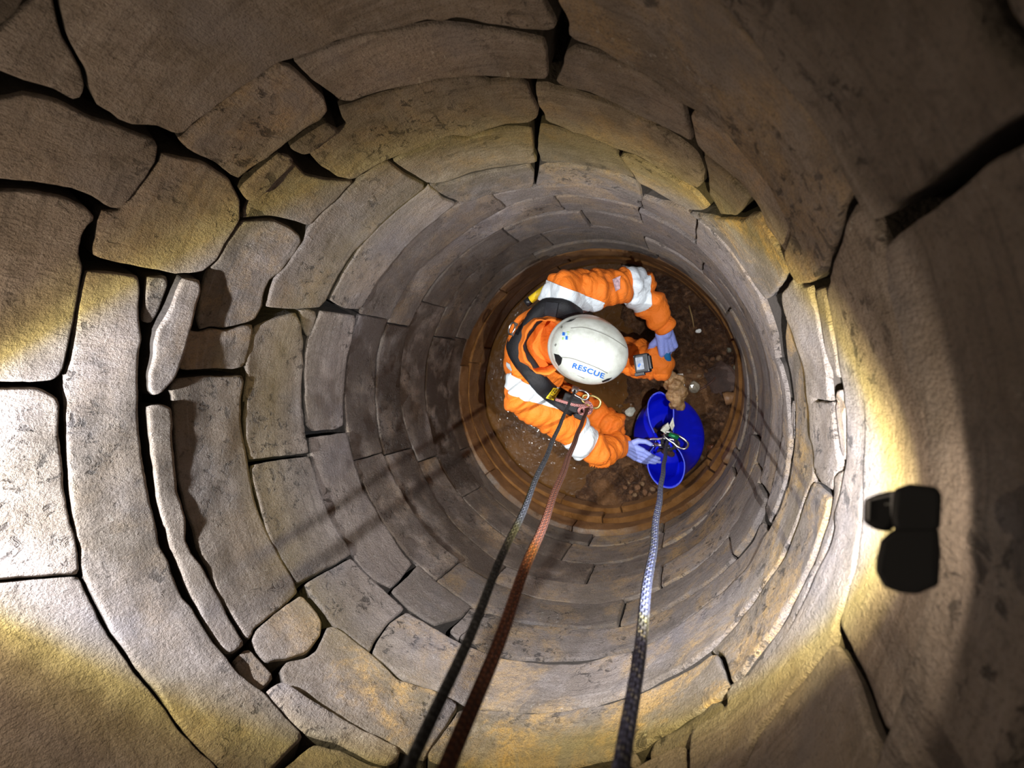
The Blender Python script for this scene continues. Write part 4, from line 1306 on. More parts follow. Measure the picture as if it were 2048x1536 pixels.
def blob(px, mat, name, lift=0.0030, label=None):
    """a flat shape on the shell with surveyed corners"""
    uv = [Vector((*on_helmet(*p), 0)) for p in px]
    c = sum(uv, Vector()) / len(uv)
    verts = [dome(c.x, c.y, lift)]
    n = len(uv)
    dense = []
    for a, b in zip(uv, uv[1:] + uv[:1]):
        for j in range(5): dense.append(a.lerp(b, j / 5))
    for k in (0.5, 1.0):
        for q in dense:
            w = c.lerp(q, k)
            verts.append(dome(w.x, w.y, lift if k < 1 else lift * 0.8))
    m = len(dense)
    faces = [(0, 1 + i, 1 + (i + 1) % m) for i in range(m)] + [(1 + i, 1 + m + i, 1 + m + (i + 1) % m, 1 + (i + 1) % m) for i in range(m)]
    o = mesh_obj(name, verts, faces, mat, helmet)
    if label: o['label'] = label
    return o


MAT['seam'] = simple('seam shadow grey', (0.20, 0.20, 0.18), 0.6)
MAT['vent'] = simple('black vent opening', (0.006, 0.006, 0.007), 0.5)
MAT['blue_ink'] = simple('blue lettering', (0.02, 0.14, 0.55), 0.5)
C1 = lambda x, y: (1060 + x / 7.314, 600 + y / 7.314)
seam([C1(600, 410), C1(760, 400), C1(930, 440), C1(1130, 520), C1(1300, 620), C1(1410, 700)])
seam([C1(460, 835), C1(600, 850), C1(780, 910), C1(980, 990), C1(1130, 1070)], 0.0012)
blob([C1(345, 780), C1(420, 800), C1(470, 850), C1(450, 930), C1(415, 965), C1(370, 890)], MAT['vent'], 'vent')
blob([C1(1045, 1185), C1(1130, 1150), C1(1200, 1132), C1(1150, 1175), C1(1060, 1205)], MAT['vent'], 'vent')
blob([C1(505, 320), C1(575, 285), C1(670, 262), C1(600, 310)], MAT['vent'], 'vent')
for a in ((440, 395), (352, 655)):
    blob([C1(a[0], a[1]), C1(a[0] + 22, a[1] - 25), C1(a[0] + 32, a[1] - 5), C1(a[0] + 12, a[1] + 25)], MAT['seam'], 'slot')
blob([C1(680, 1098), C1(700, 1102), C1(800, 1142), C1(780, 1146)], MAT['seam'], 'slot')
a0, a1 = Vector(C1(600, 950)), Vector(C1(1095, 1125))


def resc(x, y):
    """baseline along the side of the shell"""
    t = (a1 - a0) / 0.5
    k = x / 5.0
    q = (a0 + a1) / 2 + (a1 - a0) * k
    q += Vector((0.30, -0.95)) * (y * 11.5) + Vector((0, 1)) * (-3.0 * (0.25 - k * k))
    return dome(*on_helmet(q.x, q.y), 0.0022)


word('RESCUE', 1.25, MAT['blue_ink'], resc, helmet, 'lettering', 0.03, 0.0, 1.12)
MAT['lime'] = simple('lime green print', (0.35, 0.62, 0.08), 0.5)
MAT['pale_blue'] = simple('pale blue print', (0.45, 0.66, 0.85), 0.5)
for (x, y, w, h, mk) in ((470, 465, 34, 55, 'blue_ink'), (512, 470, 26, 60, 'pale_blue'), (535, 460, 36, 14, 'lime'), (540, 490, 26, 12, 'lime'),
                         (470, 540, 14, 40, 'lime'), (490, 530, 30, 45, 'pale_blue'), (515, 520, 30, 60, 'blue_ink'), (455, 485, 14, 20, 'pale_blue')):
    blob([C1(x, y), C1(x + w, y + 6), C1(x + w - 4, y + h), C1(x - 5, y + h - 5)], MAT[mk], 'emblem_mark', 0.0032 + 0.00025 * (x % 7))

# action camera on the front of the helmet
gc = at_z(1285, 727, 0.865)
GZ = (CAM - gc).normalized()
GZ = (GZ + Vector((-0.25, 0.05, 0))).normalized()
GX = (Vector((0.98, 0.16, 0)) - GZ * Vector((0.98, 0.16, 0)).dot(GZ)).normalized()
GY = GZ.cross(GX)
bm = bmesh.new()
rbox(bm, gc, GX, GY, GZ, 0.050, 0.066, 0.040, 0.005)
rbox(bm, gc - GX * 0.012 + GZ * 0.008 - GY * 0.036, GX, GY, GZ, 0.034, 0.012, 0.018, 0.002)
rbox(bm, gc + GX * 0.026 + GZ * 0.002, GX, GY, GZ, 0.012, 0.048, 0.026, 0.003)
gop = bm_obj('action_camera', bm, MAT['black'], helmet, smooth=False)
MAT['screen'] = simple('grey screen', (0.30, 0.33, 0.38), 0.2, mottled=0.35, mscale=60)
bm = bmesh.new()
rbox(bm, gc + GZ * 0.0205 - GX * 0.004, GX, GY, GZ, 0.026, 0.044, 0.002, 0.0)
bm_obj('screen', bm, MAT['screen'], gop, smooth=False)
bm = bmesh.new()
rbox(bm, gc + GZ * 0.0220 - GX * 0.007 - GY * 0.006, (GX * .6 + GY * .8).normalized(), (GY * .6 - GX * .8).normalized(), GZ, 0.012, 0.007, 0.001, 0.0)
bm_obj('screen_image', bm, MAT['blue_ink'], gop, smooth=False)
for sx, sy in ((-1, 1), (1, 1), (-1, -1), (1, -1)):
    c = gc + GZ * 0.0215 + GX * (0.019 * sx - .003) + GY * 0.027 * sy
    tube_obj('screw', [c - GZ * 0.002, c + GZ * 0.001], 0.0017, MAT['steel'], gop, 8)
m0 = dome(*on_helmet(1256, 722))
bm = bmesh.new()
for s in (-1, 0, 1):
    mid = (m0 + gc) / 2
    X = (gc - m0).normalized()
    Y = (GY - X * GY.dot(X)).normalized()
    rbox(bm, mid + Y * 0.007 * s, X, Y, X.cross(Y), (gc - m0).length * 0.9, 0.004, 0.014, 0.001)
bm_obj('camera_mount', bm, MAT['black'], gop, smooth=False)
# chin strap
for s in (-1, 1):
    tube_obj('chin_strap', spline([HO + HY * s * 0.105 - HZ * 0.02, HO + HY * s * 0.085 + HX * 0.03 - HZ * 0.09, HO + HX * 0.05 - HZ * 0.135], 6), 0.006, MAT['webbing'], helmet, 8)
for s in (-1, 1):
    bm = bmesh.new()
    ellipsoid(bm, HEADC + HF * 0.088 + SIDE * 0.030 * s - HU * 0.01, (HF * 0.010, SIDE * 0.012, HU * 0.009), 12, 8)
    bm_obj('eye', bm, simple('eye', (0.75, 0.72, 0.70), 0.2), person)

# ---------------------------------------------------------------- blue bucket, mouth pinched by the clip between its handles
MAT['tub'] = simple('blue flexible plastic', (0.004, 0.012, 0.80), 0.30, mottled=0.15, mscale=6)
RIM = [(1320, 783), (1338, 795), (1347, 815), (1347, 850), (1348, 886), (1361, 905), (1369, 926), (1367, 950), (1357, 967), (1340, 974), (1318, 968), (1303, 951), (1296, 930), (1298, 908), (1310, 889), (1309, 868), (1300, 845), (1296, 812), (1304, 792)]
RZ = 0.30
bc0 = at_z(1335, 877, 0.0)
rimw = [at_z(x, y, RZ) for x, y in RIM]
rc0 = at_z(1330, 880, RZ)
rimw = spline(rimw + rimw[:1], 8)[:-1]
rp = sorted(((math.atan2(p.y - rc0.y, p.x - rc0.x), (p - rc0).length) for p in rimw))
rth = np.array([a for a, _ in rp]); rrad = np.array([r for _, r in rp])
rth = np.concatenate([rth - 2 * math.pi, rth, rth + 2 * math.pi]); rrad = np.tile(rrad, 3)
bel_c = at_z(1336, 874, 0.12)


def tub_point(a, t, inner=0.0):
    """t: 0 base edge .. 1 rim"""
    rim = float(np.interp(a, rth, rrad))
    base = 0.125
    bel = 1 / math.sqrt((math.cos(a) / 0.170) ** 2 + (math.sin(a) / 0.205) ** 2)
    # quadratic blend base -> belly -> rim
    if t < 0.42:
        k = math.sin(t / 0.42 * math.pi / 2)
        r = base + (bel - base) * k
        c = bc0.lerp(bel_c, k)
        z = 0.012 + t / 0.42 * 0.10
    else:
        k = (t - 0.42) / 0.58
        k2 = k * k * (3 - 2 * k) * 0.6 + 0.4 * k
        r = bel + (rim - bel) * k2
        c = bel_c.lerp(rc0, k2)
        z = 0.112 + (RZ - 0.112) * k
    r -= inner
    zz = z + (0.012 * math.cos(2 * a) * -1 * t if t > 0.5 else 0)
    return Vector((c.x + r * math.cos(a), c.y + r * math.sin(a), zz))


bm = bmesh.new()
rows = []
NA = 80
for t in np.linspace(0, 1, 22):
    rows.append([bm.verts.new(tub_point(2 * math.pi * k / NA, t)) for k in range(NA)])
rows.append([bm.verts.new(tub_point(2 * math.pi * k / NA, 1.0, 0.002) + up * 0.004) for k in range(NA)])
for t in np.linspace(1, 0.02, 22):
    rows.append([bm.verts.new(tub_point(2 * math.pi * k / NA, t, 0.006)) for k in range(NA)])
for p_, q_ in zip(rows, rows[1:]):
    for k in range(NA):
        j = (k + 1) % NA
        bm.faces.new((p_[k], p_[j], q_[j], q_[k]))
bm.faces.new(rows[0]); bm.faces.new(rows[-1])
# local origin at the base
for v in bm.verts: v.co -= bc0
bucket = bm_obj('bucket', bm, MAT['tub'])
bucket.location = bc0
tag(bucket, 'blue flexible plastic bucket with a pinched mouth, hanging clip and rope on top', 'bucket')


def b_local(o):
    """hang a part built in world space under the bucket"""
    o.parent = bucket
    o.matrix_parent_inverse = Matrix.Translation(-bc0)
    return o


b_local(tube_obj('rim_bead', [tub_point(2 * math.pi * k / 160, 1.0) + up * 0.004 for k in range(160)], 0.0034, simple('pale blue rim', (0.05, 0.08, 0.72), 0.3), None, 8, True))
# two handles drawn together over the mouth
for (pa, pb) in (((1349, 868), (1350, 903)), ((1310, 868), (1309, 905))):
    A, B = at_z(*pa, RZ), at_z(*pb, RZ)
    T = at_z((pa[0] + pb[0]) / 2 * 0.5 + 1330 * 0.5, 886, RZ + 0.055)
    b_local(tube_obj('handle', spline([A, A.lerp(T, 0.6) + up * 0.012, T, B.lerp(T, 0.6) + up * 0.012, B], 6), 0.007, MAT['tub'], None, 10))
# clay in the bottom
bm = bmesh.new()
for i in range(26):
    a, r = i * 2.4, 0.10 * math.sqrt(i / 26)
    c = bc0 + Vector((math.cos(a) * r * 0.75, math.sin(a) * r * 0.75, 0.030 + 0.010 * math.sin(i * 1.7)))
    ellipsoid(bm, c, (Vector((0.024, 0.008 * math.sin(i), 0)), Vector((0, 0.022, 0.004)), Vector((0, 0, 0.014))), 10, 6)
spoil = bm_obj('spoil', bm, MAT['mud'])
tag(spoil, 'lumps of brown clay lying inside the blue bucket', 'mud', kind='stuff')

# ---------------------------------------------------------------- ropes
def rope_material(name, c1, c2, c3, turns=6, pitch=0.018, fleck=0.35):
    t = NT(name)
    tc = t.n('ShaderNodeTexCoord')
    sp = t.n('ShaderNodeSeparateXYZ')
    t.link(tc.outputs['UV'], sp.inputs[0])
    u, v = sp.outputs[0], sp.outputs[1]
    w1 = t.math('SINE', t.math('MULTIPLY', t.math('ADD', t.math('MULTIPLY', u, turns), t.math('DIVIDE', v, pitch)), 6.28318))
    w2 = t.math('SINE', t.math('MULTIPLY', t.math('SUBTRACT', t.math('MULTIPLY', u, turns), t.math('DIVIDE', v, pitch)), 6.28318))
    h = t.math('MAXIMUM', w1, w2)
    pl = t.math('MULTIPLY', w1, w2)
    c = t.mix(t.ramp(pl, -0.2, 0.5), c1, c2)
    f = t.math('MULTIPLY', t.ramp(t.math('SINE', t.math('MULTIPLY', t.math('ADD', t.math('MULTIPLY', u, 2), t.math('DIVIDE', v, pitch * 2.2)), 6.28318)), 0.55, 0.75), t.ramp(pl, 0.1, 0.4))
    c = t.mix(t.math('MULTIPLY', f, fleck), c, c3)
    return t.out(c, 0.85, t.bump(h, 0.0035, 1.0))


MAT['rope_black'] = rope_material('black braided rope', (0.012, 0.013, 0.018), (0.040, 0.042, 0.052), (0.16, 0.16, 0.17), 6, 0.012, 0.6)
MAT['rope_red'] = rope_material('rust red braided rope', (0.085, 0.018, 0.006), (0.26, 0.068, 0.020), (0.36, 0.13, 0.05), 6, 0.012, 0.5)
MAT['rope_blue'] = rope_material('blue grey braided rope', (0.045, 0.050, 0.11), (0.12, 0.135, 0.26), (0.42, 0.41, 0.38), 6, 0.016, 0.9)
MAT['cord_pink'] = rope_material('pink braided cord', (0.55, 0.16, 0.15), (0.74, 0.42, 0.40), (0.8, 0.7, 0.68), 4, 0.010, 0.6)


def lay_rope(name, far_p, near_px, near_t, r, mat, sag=0.0, ext=0.25):
    near_p = at_dist(*near_px, near_t)
    d = near_p - far_p
    n = 90
    pts = []
    for i in range(n + 1):
        t = i / n * (1 + ext)
        pts.append(far_p + d * t - up * sag * 4 * t * (1 - t) + Vector((0.0012 * math.sin(i * 0.5), 0.0012 * math.cos(i * 0.43), 0)))
    return tube_obj(name, pts, r, mat, None, 14)


A1 = at_z(1150, 780, 0.78)
K2 = at_z(1173, 818, 0.74)
CB = at_z(1334, 884, 0.365)
# black rope: two strands side by side are one hauling line
r1 = lay_rope('rope', A1, (822, 1536), 0.40, 0.0050, MAT['rope_black'])
tag(r1, 'black braided rope running up from the metal device on the harness', 'rope')
r2 = lay_rope('rope', K2, (890, 1536), 0.40, 0.0040, MAT['rope_red'])
tag(r2, 'rust red braided rope rising from the pink knot at the chest', 'rope')
off = Vector((0.0068, 0.002, 0))
r2b = lay_rope('rope_strand', K2 + off, (905, 1538), 0.405, 0.0040, MAT['rope_red'])
r2b.parent = r2
r3 = lay_rope('rope', CB, (1246, 1536), 0.46, 0.0068, MAT['rope_blue'])
tag(r3, 'blue grey flecked rope tied to the clip of the bucket', 'rope')

# knot and lanyard of pink cord (a thing tied to the harness)
kn = []
for i in range(60):
    a = i / 60 * 4 * math.pi
    rr_ = 0.019 + 0.005 * math.sin(1.5 * a)
    kn.append(K2 + FWD * (rr_ * math.cos(a)) + SIDE * (rr_ * 0.9 * math.sin(a) + 0.012 * math.sin(a / 2)) + up * (0.012 * math.sin(1.5 * a)))
knot = tube_obj('pink_cord', kn, 0.0062, MAT['cord_pink'], None, 10)
tag(knot, 'pink braided cord knotted at the end of the rust red rope', 'cord')
tube_obj('lanyard', spline([at_z(1112, 799, 0.79), at_z(1128, 804, 0.80), at_z(1150, 810, 0.79), at_z(1166, 811, 0.76)], 8), 0.0062, MAT['cord_pink'], knot, 10)


def carabiner(name, c, X, Y, L, W, r, mat, parent=None):
    pts = []
    for i in range(28):
        a = 2 * math.pi * i / 28
        x, y = math.cos(a), math.sin(a)
        pts.append(Vector(c) + X * (L / 2 * (abs(x) ** 0.7) * (1 if x > 0 else -1)) + Y * (W / 2 * (abs(y) ** 0.7) * (1 if y > 0 else -1)) * (1.0 if x > 0 else 0.8))
    return tube_obj(name, pts, r, mat, parent, 10, True)


# clip through the bucket handles
cx = (at_z(1352, 888, 0.36) - at_z(1300, 884, 0.36))
c1 = carabiner('carabiner', at_z(1326, 886, 0.352), cx.normalized(), Vector((0, 1, 0.25)).normalized(), 0.135, 0.045, 0.0062, MAT['steel'])
tag(c1, 'steel carabiner clipped through both handles of the blue bucket', 'carabiner')
tube_obj('gate', [at_z(1308, 889, 0.357), at_z(1340, 892, 0.357)], 0.0085, MAT['steel'], c1, 12)
MAT['green'] = simple('green anodised sleeve', (0.01, 0.20, 0.07), 0.3, 0.4)
c2 = carabiner('carabiner', at_z(1352, 880, 0.375), Vector((0.86, -0.5, 0.05)).normalized(), Vector((0.5, 0.86, 0.3)).normalized(), 0.11, 0.05, 0.0055, MAT['steel'])
tag(c2, 'small carabiner with a green screw sleeve on the bucket rope', 'carabiner')
slv = tube_obj('sleeve', [at_z(1338, 868, 0.392), at_z(1357, 876, 0.392)], 0.0105, MAT['green'], c2, 14)
slv['label'] = 'green screw sleeve'
lp = []
for i in range(36):
    a = 2 * math.pi * i / 36
    lp.append(CB + Vector((0.030 * math.cos(a) + 0.010, 0.034 * math.sin(a), 0.012 * math.sin(2 * a))))
tube_obj('rope_loop', lp, 0.0075, MAT['rope_black'], r3, 10, True)
# torn paper-like chips stuck at the rim
MAT['chip'] = simple('pale wet chip', (0.52, 0.52, 0.44), 0.45, mottled=0.3, mscale=60)
for q, zz, lb in ((((1325, 853), (1336, 845), (1340, 856), (1332, 868), (1321, 861)), 0.36, 'pale grey tag lying at the middle of the bucket mouth'),
                  (((1339, 850), (1346, 834), (1349, 852), (1344, 862)), 0.365, 'pointed yellowish tag sticking up beside the green sleeve')):
    bm = bmesh.new()
    vs = [bm.verts.new(at_z(x, y, zz + 0.006 * i)) for i, (x, y) in enumerate(q)]
    f = bm.faces.new(vs)
    ex = bmesh.ops.extrude_face_region(bm, geom=[f])
    for v in [g for g in ex['geom'] if isinstance(g, bmesh.types.BMVert)]: v.co -= up * 0.004
    tag(bm_obj('tag', bm, MAT['chip'], smooth=False), lb, 'tag')

# metal ascender on the black rope
dv = empty('rope_clamp', A1)
tag(dv, 'grey metal rope clamp joining the black rope to the harness', 'clamp')
bm = bmesh.new()
d1 = (at_dist(822, 1536, 0.40) - A1).normalized()
X = FWD
Y = (SIDE - d1 * SIDE.dot(d1)).normalized()
X = Y.cross(d1)
rbox(bm, Vector(), X, Y, d1, 0.030, 0.024, 0.055, 0.006, 0.7)
bm_obj('clamp_body', bm, simple('worn grey alloy', (0.33, 0.30, 0.27), 0.4, 0.6), dv)
o = carabiner('clamp_ring', Vector((0.018, -0.018, -0.03)), FWD, SIDE, 0.06, 0.034, 0.0048, MAT['steel'], dv)
yk = carabiner('clamp_ring', Vector((0.055, -0.045, -0.045)), FWD, SIDE, 0.075, 0.045, 0.005, simple('brassy alloy', (0.42, 0.33, 0.12), 0.35, 0.8), dv)
yk['label'] = 'brassy yellow ring'

# ---------------------------------------------------------------- trowel in the left hand, blade heaped with clay
hp = at_z(1338, 712, 0.345)
tip_h = at_z(1336, 722, 0.315)
sh = at_z(1347, 748, 0.39)
bl = at_z(1356, 812, 0.30)
tr = empty('trowel', at_z(1338, 700, 0.47))
tag(tr, 'small trowel with a blue handle, its blade heaped with wet clay', 'trowel')
trloc = tr.location.copy()
L_ = lambda p: Vector(p) - trloc
tube_obj('handle', [L_(at_z(1328, 688, 0.482)), L_(at_z(1332, 704, 0.475)), L_(at_z(1335, 718, 0.462)), L_(at_z(1337, 727, 0.445))], [0.014, 0.016, 0.0165, 0.011], simple('blue plastic handle', (0.01, 0.14, 0.34), 0.3), tr, 14)
tube_obj('shank', spline([L_(at_z(1337, 726, 0.445)), L_(at_z(1342, 738, 0.42)), L_(sh), L_(at_z(1348, 760, 0.375))], 6), 0.0055, MAT['steel'], tr, 10)
bm = bmesh.new()
w0 = [(1330, 750), (1366, 747), (1371, 778), (1366, 806), (1352, 816), (1339, 800)]
vs = [bm.verts.new(L_(at_z(x, y, 0.37))) for x, y in w0]
f = bm.faces.new(vs)
ex = bmesh.ops.extrude_face_region(bm, geom=[f])
for v in [g for g in ex['geom'] if isinstance(g, bmesh.types.BMVert)]: v.co -= up * 0.003
bm_obj('blade', bm, simple('muddy blade steel', (0.20, 0.17, 0.14), 0.5, 0.5), tr, smooth=False)
clay = NT('pale wet clay')
_p = clay.n('ShaderNodeNewGeometry').outputs['Position']
_n2 = clay.noise(_p, 40, 5, 0.7)
clay.out(clay.mix(clay.ramp(_n2, 0.35, 0.7), (0.20, 0.105, 0.040), (0.42, 0.26, 0.12)), 0.32, clay.bump(_n2, 0.01, 1.0))
MAT['clay'] = clay.m
bm = bmesh.new()
rs = random.Random(4)
for (x, y, z, r) in ((1342, 757, 0.285, .030), (1360, 762, 0.287, .026), (1350, 775, 0.300, .034), (1362, 785, .298, .030), (1345, 790, .290, .028), (1354, 802, .292, .030), (1360, 812, .280, .022), (1346, 810, .275, .02), (1336, 770, .275, .02)):
    c = L_(at_z(x, y, z + 0.105))
    ellipsoid(bm, c, (Vector((r, 0.004, 0)), Vector((0, r * 1.1, 0.004)), Vector((0, 0.003, r * 0.75))), 14, 8)
cl = bm_obj('clay', bm, MAT['clay'], tr)
bake(cl, [('REMESH', dict(mode='VOXEL', voxel_size=0.004)), ('SMOOTH', dict(factor=0.5, iterations=2))])
if not cl.data.materials: cl.data.materials.append(MAT['clay'])
for v in cl.data.vertices:
    v.co += v.normal * (noise.noise(v.co * 60) * 0.006)

# ---------------------------------------------------------------- things on the mud
def pebble_mesh(seed):
    bm = bmesh.new()
    bmesh.ops.create_icosphere(bm, subdivisions=2, radius=1.0)
    for v in bm.verts:
        v.co *= 1 + 0.22 * noise.noise(v.co * 1.3 + Vector((seed * 3.1, 0, 0)))
        v.co.z *= 0.62
    me = bpy.data.meshes.new('pebble')
    bm.to_mesh(me); bm.free()
    me.polygons.foreach_set('use_smooth', [True] * len(me.polygons))
    return me


def pebble_material():
    t = NT('muddy pebble')
    oi = t.n('ShaderNodeObjectInfo')
    tc = t.n('ShaderNodeTexCoord')
    k = t.noise(tc.outputs['Object'], 2.5, 4, 0.6)
    c = t.mix(t.ramp(k, 0.35, 0.65), oi.outputs['Color'], (0.16, 0.08, 0.035), 'MIX')
    return t.out(c, 0.4, t.bump(k, 0.01))


MAT['pebble'] = pebble_material()
PM = [pebble_mesh(i) for i in range(5)]
for m in PM: m.materials.append(MAT['pebble'])
rs = random.Random(11)
PEB = [(1461, 868, 13, 0), (1466, 882, 11, 0), (1452, 893, 13, 1), (1448, 862, 9, 1), (1470, 850, 10, 1), (1456, 838, 8, 2), (1444, 848, 9, 2), (1468, 836, 9, 1),
       (1458, 700, 9, 0), (1437, 716, 10, 1), (1425, 718, 9, 2), (1448, 706, 8, 2), (1466, 690, 9, 1), (1474, 716, 8, 1), (1470, 735, 8, 0), (1478, 750, 8, 1),
       (1464, 748, 9, 2), (1446, 880, 8, 2), (1462, 905, 9, 1), (1446, 908, 11, 2), (1452, 922, 9, 1), (1440, 932, 8, 2),
       (1290, 985, 13, 2), (1275, 975, 12, 2), (1262, 984, 10, 2), (1305, 978, 11, 1), (1285, 968, 10, 1), (1300, 990, 9, 2), (1250, 975, 9, 2), (1270, 990, 9, 1),
       (1314, 988, 8, 1), (1258, 964, 9, 1), (1420, 905, 9, 2), (1404, 915, 8, 1), (1412, 930, 8, 1), (1398, 936, 9, 2), (1426, 880, 8, 2), (1248, 822, 8, 2), (1254, 838, 9, 1), (1240, 812, 7, 1),
       (1390, 735, 8, 2), (1402, 728, 9, 2), (1378, 742, 8, 1), (1412, 742, 7, 2), (1398, 752, 8, 1)]
PCOL = [(0.24, 0.27, 0.20, 1), (0.27, 0.17, 0.09, 1), (0.20, 0.09, 0.04, 1)]
PLAB = ['smooth grey green pebble', 'tan mud-smeared pebble', 'dark reddish pebble']


def zone(x, y):
    if y > 955: return 'in the gravel below the blue bucket'
    if x < 1260: return 'in the silt left of the blue bucket'
    if y < 800 and x < 1416: return 'on the wet clay beside the trowel blade'
    if y < 800: return 'against the far right curve of the wall'
    if x < 1430: return 'in the silt right of the blue bucket'
    return 'in the patch below the clay pipe'


for i, (x, y, d, c) in enumerate(PEB):
    p = at_z(x, y, 0.02)
    h = max(floor_h(p.x, p.y), 0.0)
    p = at_z(x, y, h + 0.006)
    o = bpy.data.objects.new('pebble', PM[i % 5])
    COL.objects.link(o)
    s = d / 2 / F * 2.5
    o.location = p
    o.scale = (s * 1.15, s * rs.uniform(.8, 1.1), s)
    o.rotation_euler = (rs.uniform(-.3, .3), rs.uniform(-.3, .3), rs.uniform(0, 6.28))
    o.color = PCOL[c]
    lb = PLAB[c] + ' ' + zone(x, y)
    tag(o, lb, 'pebble', lb.replace('pebble', 'pebbles'))


def seat(px, py, lift=0.0):
    p = at_z(px, py, 0.02)
    return at_z(px, py, max(floor_h(p.x, p.y), 0.0) + lift)


MAT['twig'] = simple('straw coloured twig', (0.30, 0.19, 0.07), 0.6)
tw = tube_obj('twig', [seat(1378, 611, .008), seat(1384, 633, .012), seat(1388, 655, .008)], [0.003, 0.0034, 0.0025], MAT['twig'], None, 8)
tag(tw, 'thin straw coloured twig lying on dark silt near the white chip', 'twig')
for (a, b, lb) in (((1398, 780), (1440, 742), 'long dark root curving over the flat brown slab'), ((1466, 700), (1478, 745), 'thin reed lying along the right wall')):
    m = seat((a[0] + b[0]) / 2 + 3, (a[1] + b[1]) / 2 + 4, .02)
    tag(tube_obj('root', spline([seat(*a, .006), m, seat(*b, .008)], 6), 0.0035, MAT['twig'] if 'reed' in lb else simple('dark root', (0.09, 0.035, 0.02), 0.5), None, 8), lb, 'root')
MAT['white'] = simple('white china', (0.80, 0.80, 0.74), 0.25)


def shard(px, py, size, mat, label, name, cat, flat=0.4, lift=0.006, seed=0):
    bm = bmesh.new()
    bmesh.ops.create_icosphere(bm, subdivisions=2, radius=size)
    for v in bm.verts:
        v.co *= 1 + 0.5 * noise.noise(v.co * (1.6 / size) * 0.5 + Vector((seed * 5.0, 1, 0)))
        v.co.z *= flat
    o = bm_obj(name, bm, mat, smooth=False)
    o.location = seat(px, py, lift)
    o.rotation_euler = (0.2, -0.15, seed)
    return tag(o, label, cat)


shard(1396, 662, 0.013, MAT['white'], 'small white china chip on dark silt beyond the trowel', 'china_chip', 'chip', 0.5, 0.008, 1)
shard(1389, 775, 0.032, simple('glassy grey flint', (0.26, 0.22, 0.16), 0.12, mottled=0.5, mscale=30), 'glossy grey flint lump right of the clay heaped blade', 'flint', 'stone', 0.5, 0.006, 2)
shard(1260, 823, 0.026, MAT['chip'], 'pale speckled shard at the left foot of the blue bucket', 'shard', 'shard', 0.3, 0.01, 3)
shard(1440, 757, 0.085, simple('flat brown slab', (0.055, 0.026, 0.015), 0.7, bump=(30, .006), mottled=0.3), 'flat dark brown slab lying in the silt near the right wall', 'slab', 'stone', 0.16, 0.000, 5)
shard(1431, 908, 0.050, simple('red clay lump', (0.16, 0.055, 0.022), 0.28, bump=(30, .006), mottled=0.3), 'shiny reddish clay lump between the bucket and the right wall', 'clay_lump', 'clay', 0.5, 0.0, 6)
shard(1390, 962, 0.042, MAT['mud'], 'brown silt lump against the lower right of the bucket', 'clay_lump', 'clay', 0.5, 0.0, 7)
shard(1265, 950, 0.055, MAT['mud'], 'rough brown clay clod left of the bucket below the gloved hand', 'clay_lump', 'clay', 0.6, 0.0, 8)

# broken clay pipe end
MAT['pipe'] = simple('brown clay pipe', (0.24, 0.12, 0.05), 0.5, bump=(60, .003), mottled=0.25)
pp = seat(1482, 790, 0.045)
pd = (seat(1448, 798, 0.03) - pp)
bm = bmesh.new()
rows = []
axx = pd.normalized()
s1 = axx.orthogonal().normalized(); s2 = axx.cross(s1)
for (t, r) in ((0, .016), (0, .021), (0.25, .020), (0.45, .024), (0.7, .032), (1.0, .034), (1.0, .030), (0.5, .018), (0.0, .016)):
    rows.append([bm.verts.new(pd * t + (s1 * math.cos(2 * math.pi * k / 20) + s2 * math.sin(2 * math.pi * k / 20)) * r) for k in range(20)])
for p_, q_ in zip(rows, rows[1:]):
    for k in range(20):
        j = (k + 1) % 20
        bm.faces.new((p_[k], p_[j], q_[j], q_[k]))
o = bm_obj('clay_pipe', bm, MAT['pipe'])
o.location = pp
tag(o, 'broken brown clay pipe end leaning on the right wall of the well', 'pipe')

# ---------------------------------------------------------------- work lamp hung by the right wall
CB_ = -ray(1810, 1070)                      # the lamp faces away from here, down the shaft
LT0 = 0.418


def lp_(px, py, k=0.0):
    return at_dist(px, py, LT0 + k)


lamp = empty('work_lamp', lp_(1815, 1060))
tag(lamp, 'black cordless work lamp hung against the right side wall, shining down', 'lamp')
ll = lamp.location.copy()


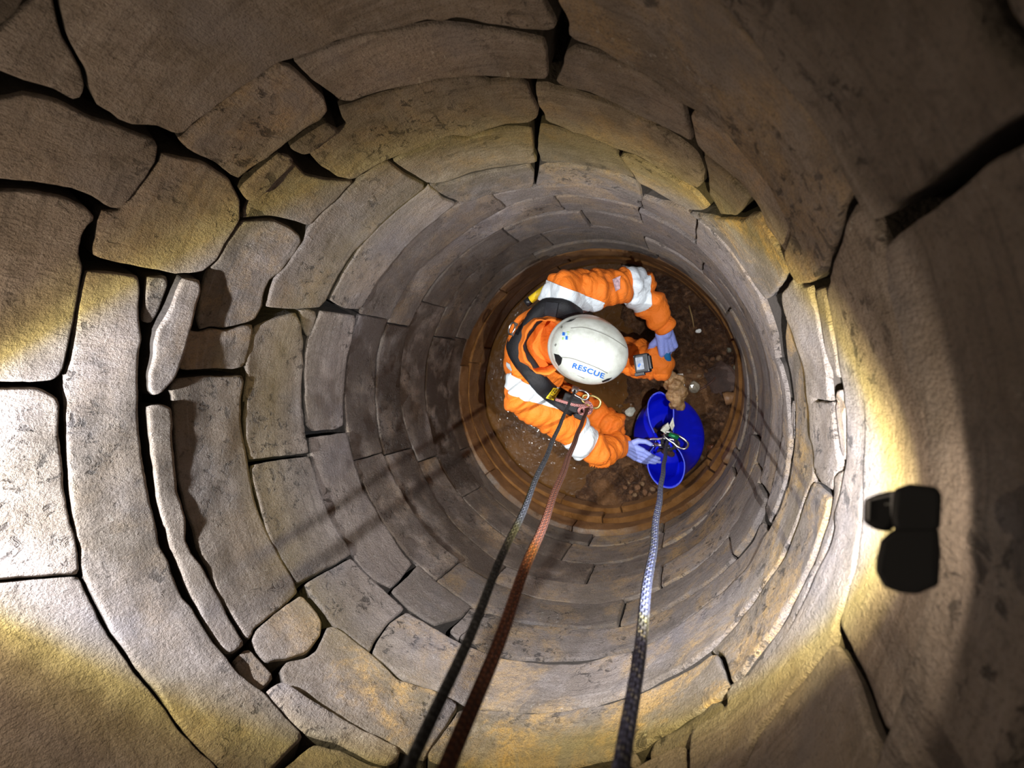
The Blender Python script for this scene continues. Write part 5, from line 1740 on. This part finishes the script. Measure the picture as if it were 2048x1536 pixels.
def prism(outline, t0, t1, bev=0.003):
    """a solid with a surveyed outline at its own depth range along the sight axis"""
    bm = bmesh.new()
    V0 = [lp_(x, y, 0) - ll + CB_ * t1 for x, y in outline]
    V1 = [v - CB_ * (t1 - t0) for v in V0]
    a = [bm.verts.new(v) for v in V0]
    b = [bm.verts.new(v) for v in V1]
    n = len(a)
    fs = [bm.faces.new(a), bm.faces.new(b[::-1])]
    for i in range(n):
        j = (i + 1) % n
        fs.append(bm.faces.new((a[j], a[i], b[i], b[j])))
    bmesh.ops.recalc_face_normals(bm, faces=bm.faces)
    ed = [e for e in bm.edges if len(e.link_faces) == 2 and e.calc_face_angle(0) > 0.5]
    bmesh.ops.bevel(bm, geom=ed, offset=bev, segments=2, affect='EDGES', profile=0.6)
    return bm


C5 = lambda pts: [(1680 + x / 5.69, 940 + y / 5.69) for x, y in pts]
MAT['lamp'] = simple('matt black lamp shell', (0.010, 0.010, 0.012), 0.5)
MAT['bezel'] = simple('grey bezel', (0.55, 0.55, 0.56), 0.35)
bm_obj('lamp_housing', prism(C5([(620, 230), (790, 182), (1080, 212), (1142, 292), (1125, 640), (1090, 700), (620, 690), (585, 560)]), -0.020, 0.022), MAT['lamp'], lamp, smooth=False)
bm_obj('battery', prism(C5([(575, 700), (470, 800), (425, 1000), (412, 1140), (470, 1235), (500, 1310), (690, 1370), (880, 1392), (960, 1350), (1110, 1290), (1130, 900), (1100, 640), (700, 640)]), -0.024, 0.020), MAT['lamp'], lamp, smooth=False)
hd_ = bm_obj('lamp_head', prism(C5([(285, 345), (420, 285), (630, 235), (640, 610), (560, 705), (400, 685), (275, 600)]), -0.030, 0.014), MAT['lamp'], lamp, smooth=False)
bm_obj('bezel_bar', prism(C5([(318, 345), (362, 340), (350, 580), (322, 575)]), 0.012, 0.0165, 0.0008), MAT['bezel'], hd_, smooth=False)
bm_obj('bezel_bar', prism(C5([(580, 270), (632, 250), (625, 560), (585, 560)]), 0.012, 0.0165, 0.0008), MAT['bezel'], hd_, smooth=False)
bm_obj('bezel_bar', prism(C5([(362, 340), (585, 290), (585, 310), (362, 362)]), 0.012, 0.0160, 0.0006), MAT['bezel'], hd_, smooth=False)
for x in (520, 545, 568):
    bm_obj('led_mark', prism(C5([(x, 398), (x + 12, 390), (x + 10, 408), (x + 2, 412)]), 0.0135, 0.0150, 0.0), MAT['white'], hd_, smooth=False)
lens = NT('lit lamp lens')
lens.out((0.9, 0.95, 1, 1), 0.2, Emission_Color=(0.85, 0.93, 1, 1), Emission_Strength=12.0)
lc = lp_(1760, 1022) - ll - CB_ * 0.0305
tube_obj('lens', [lc, lc - CB_ * 0.002], 0.009, lens.m, hd_, 20)
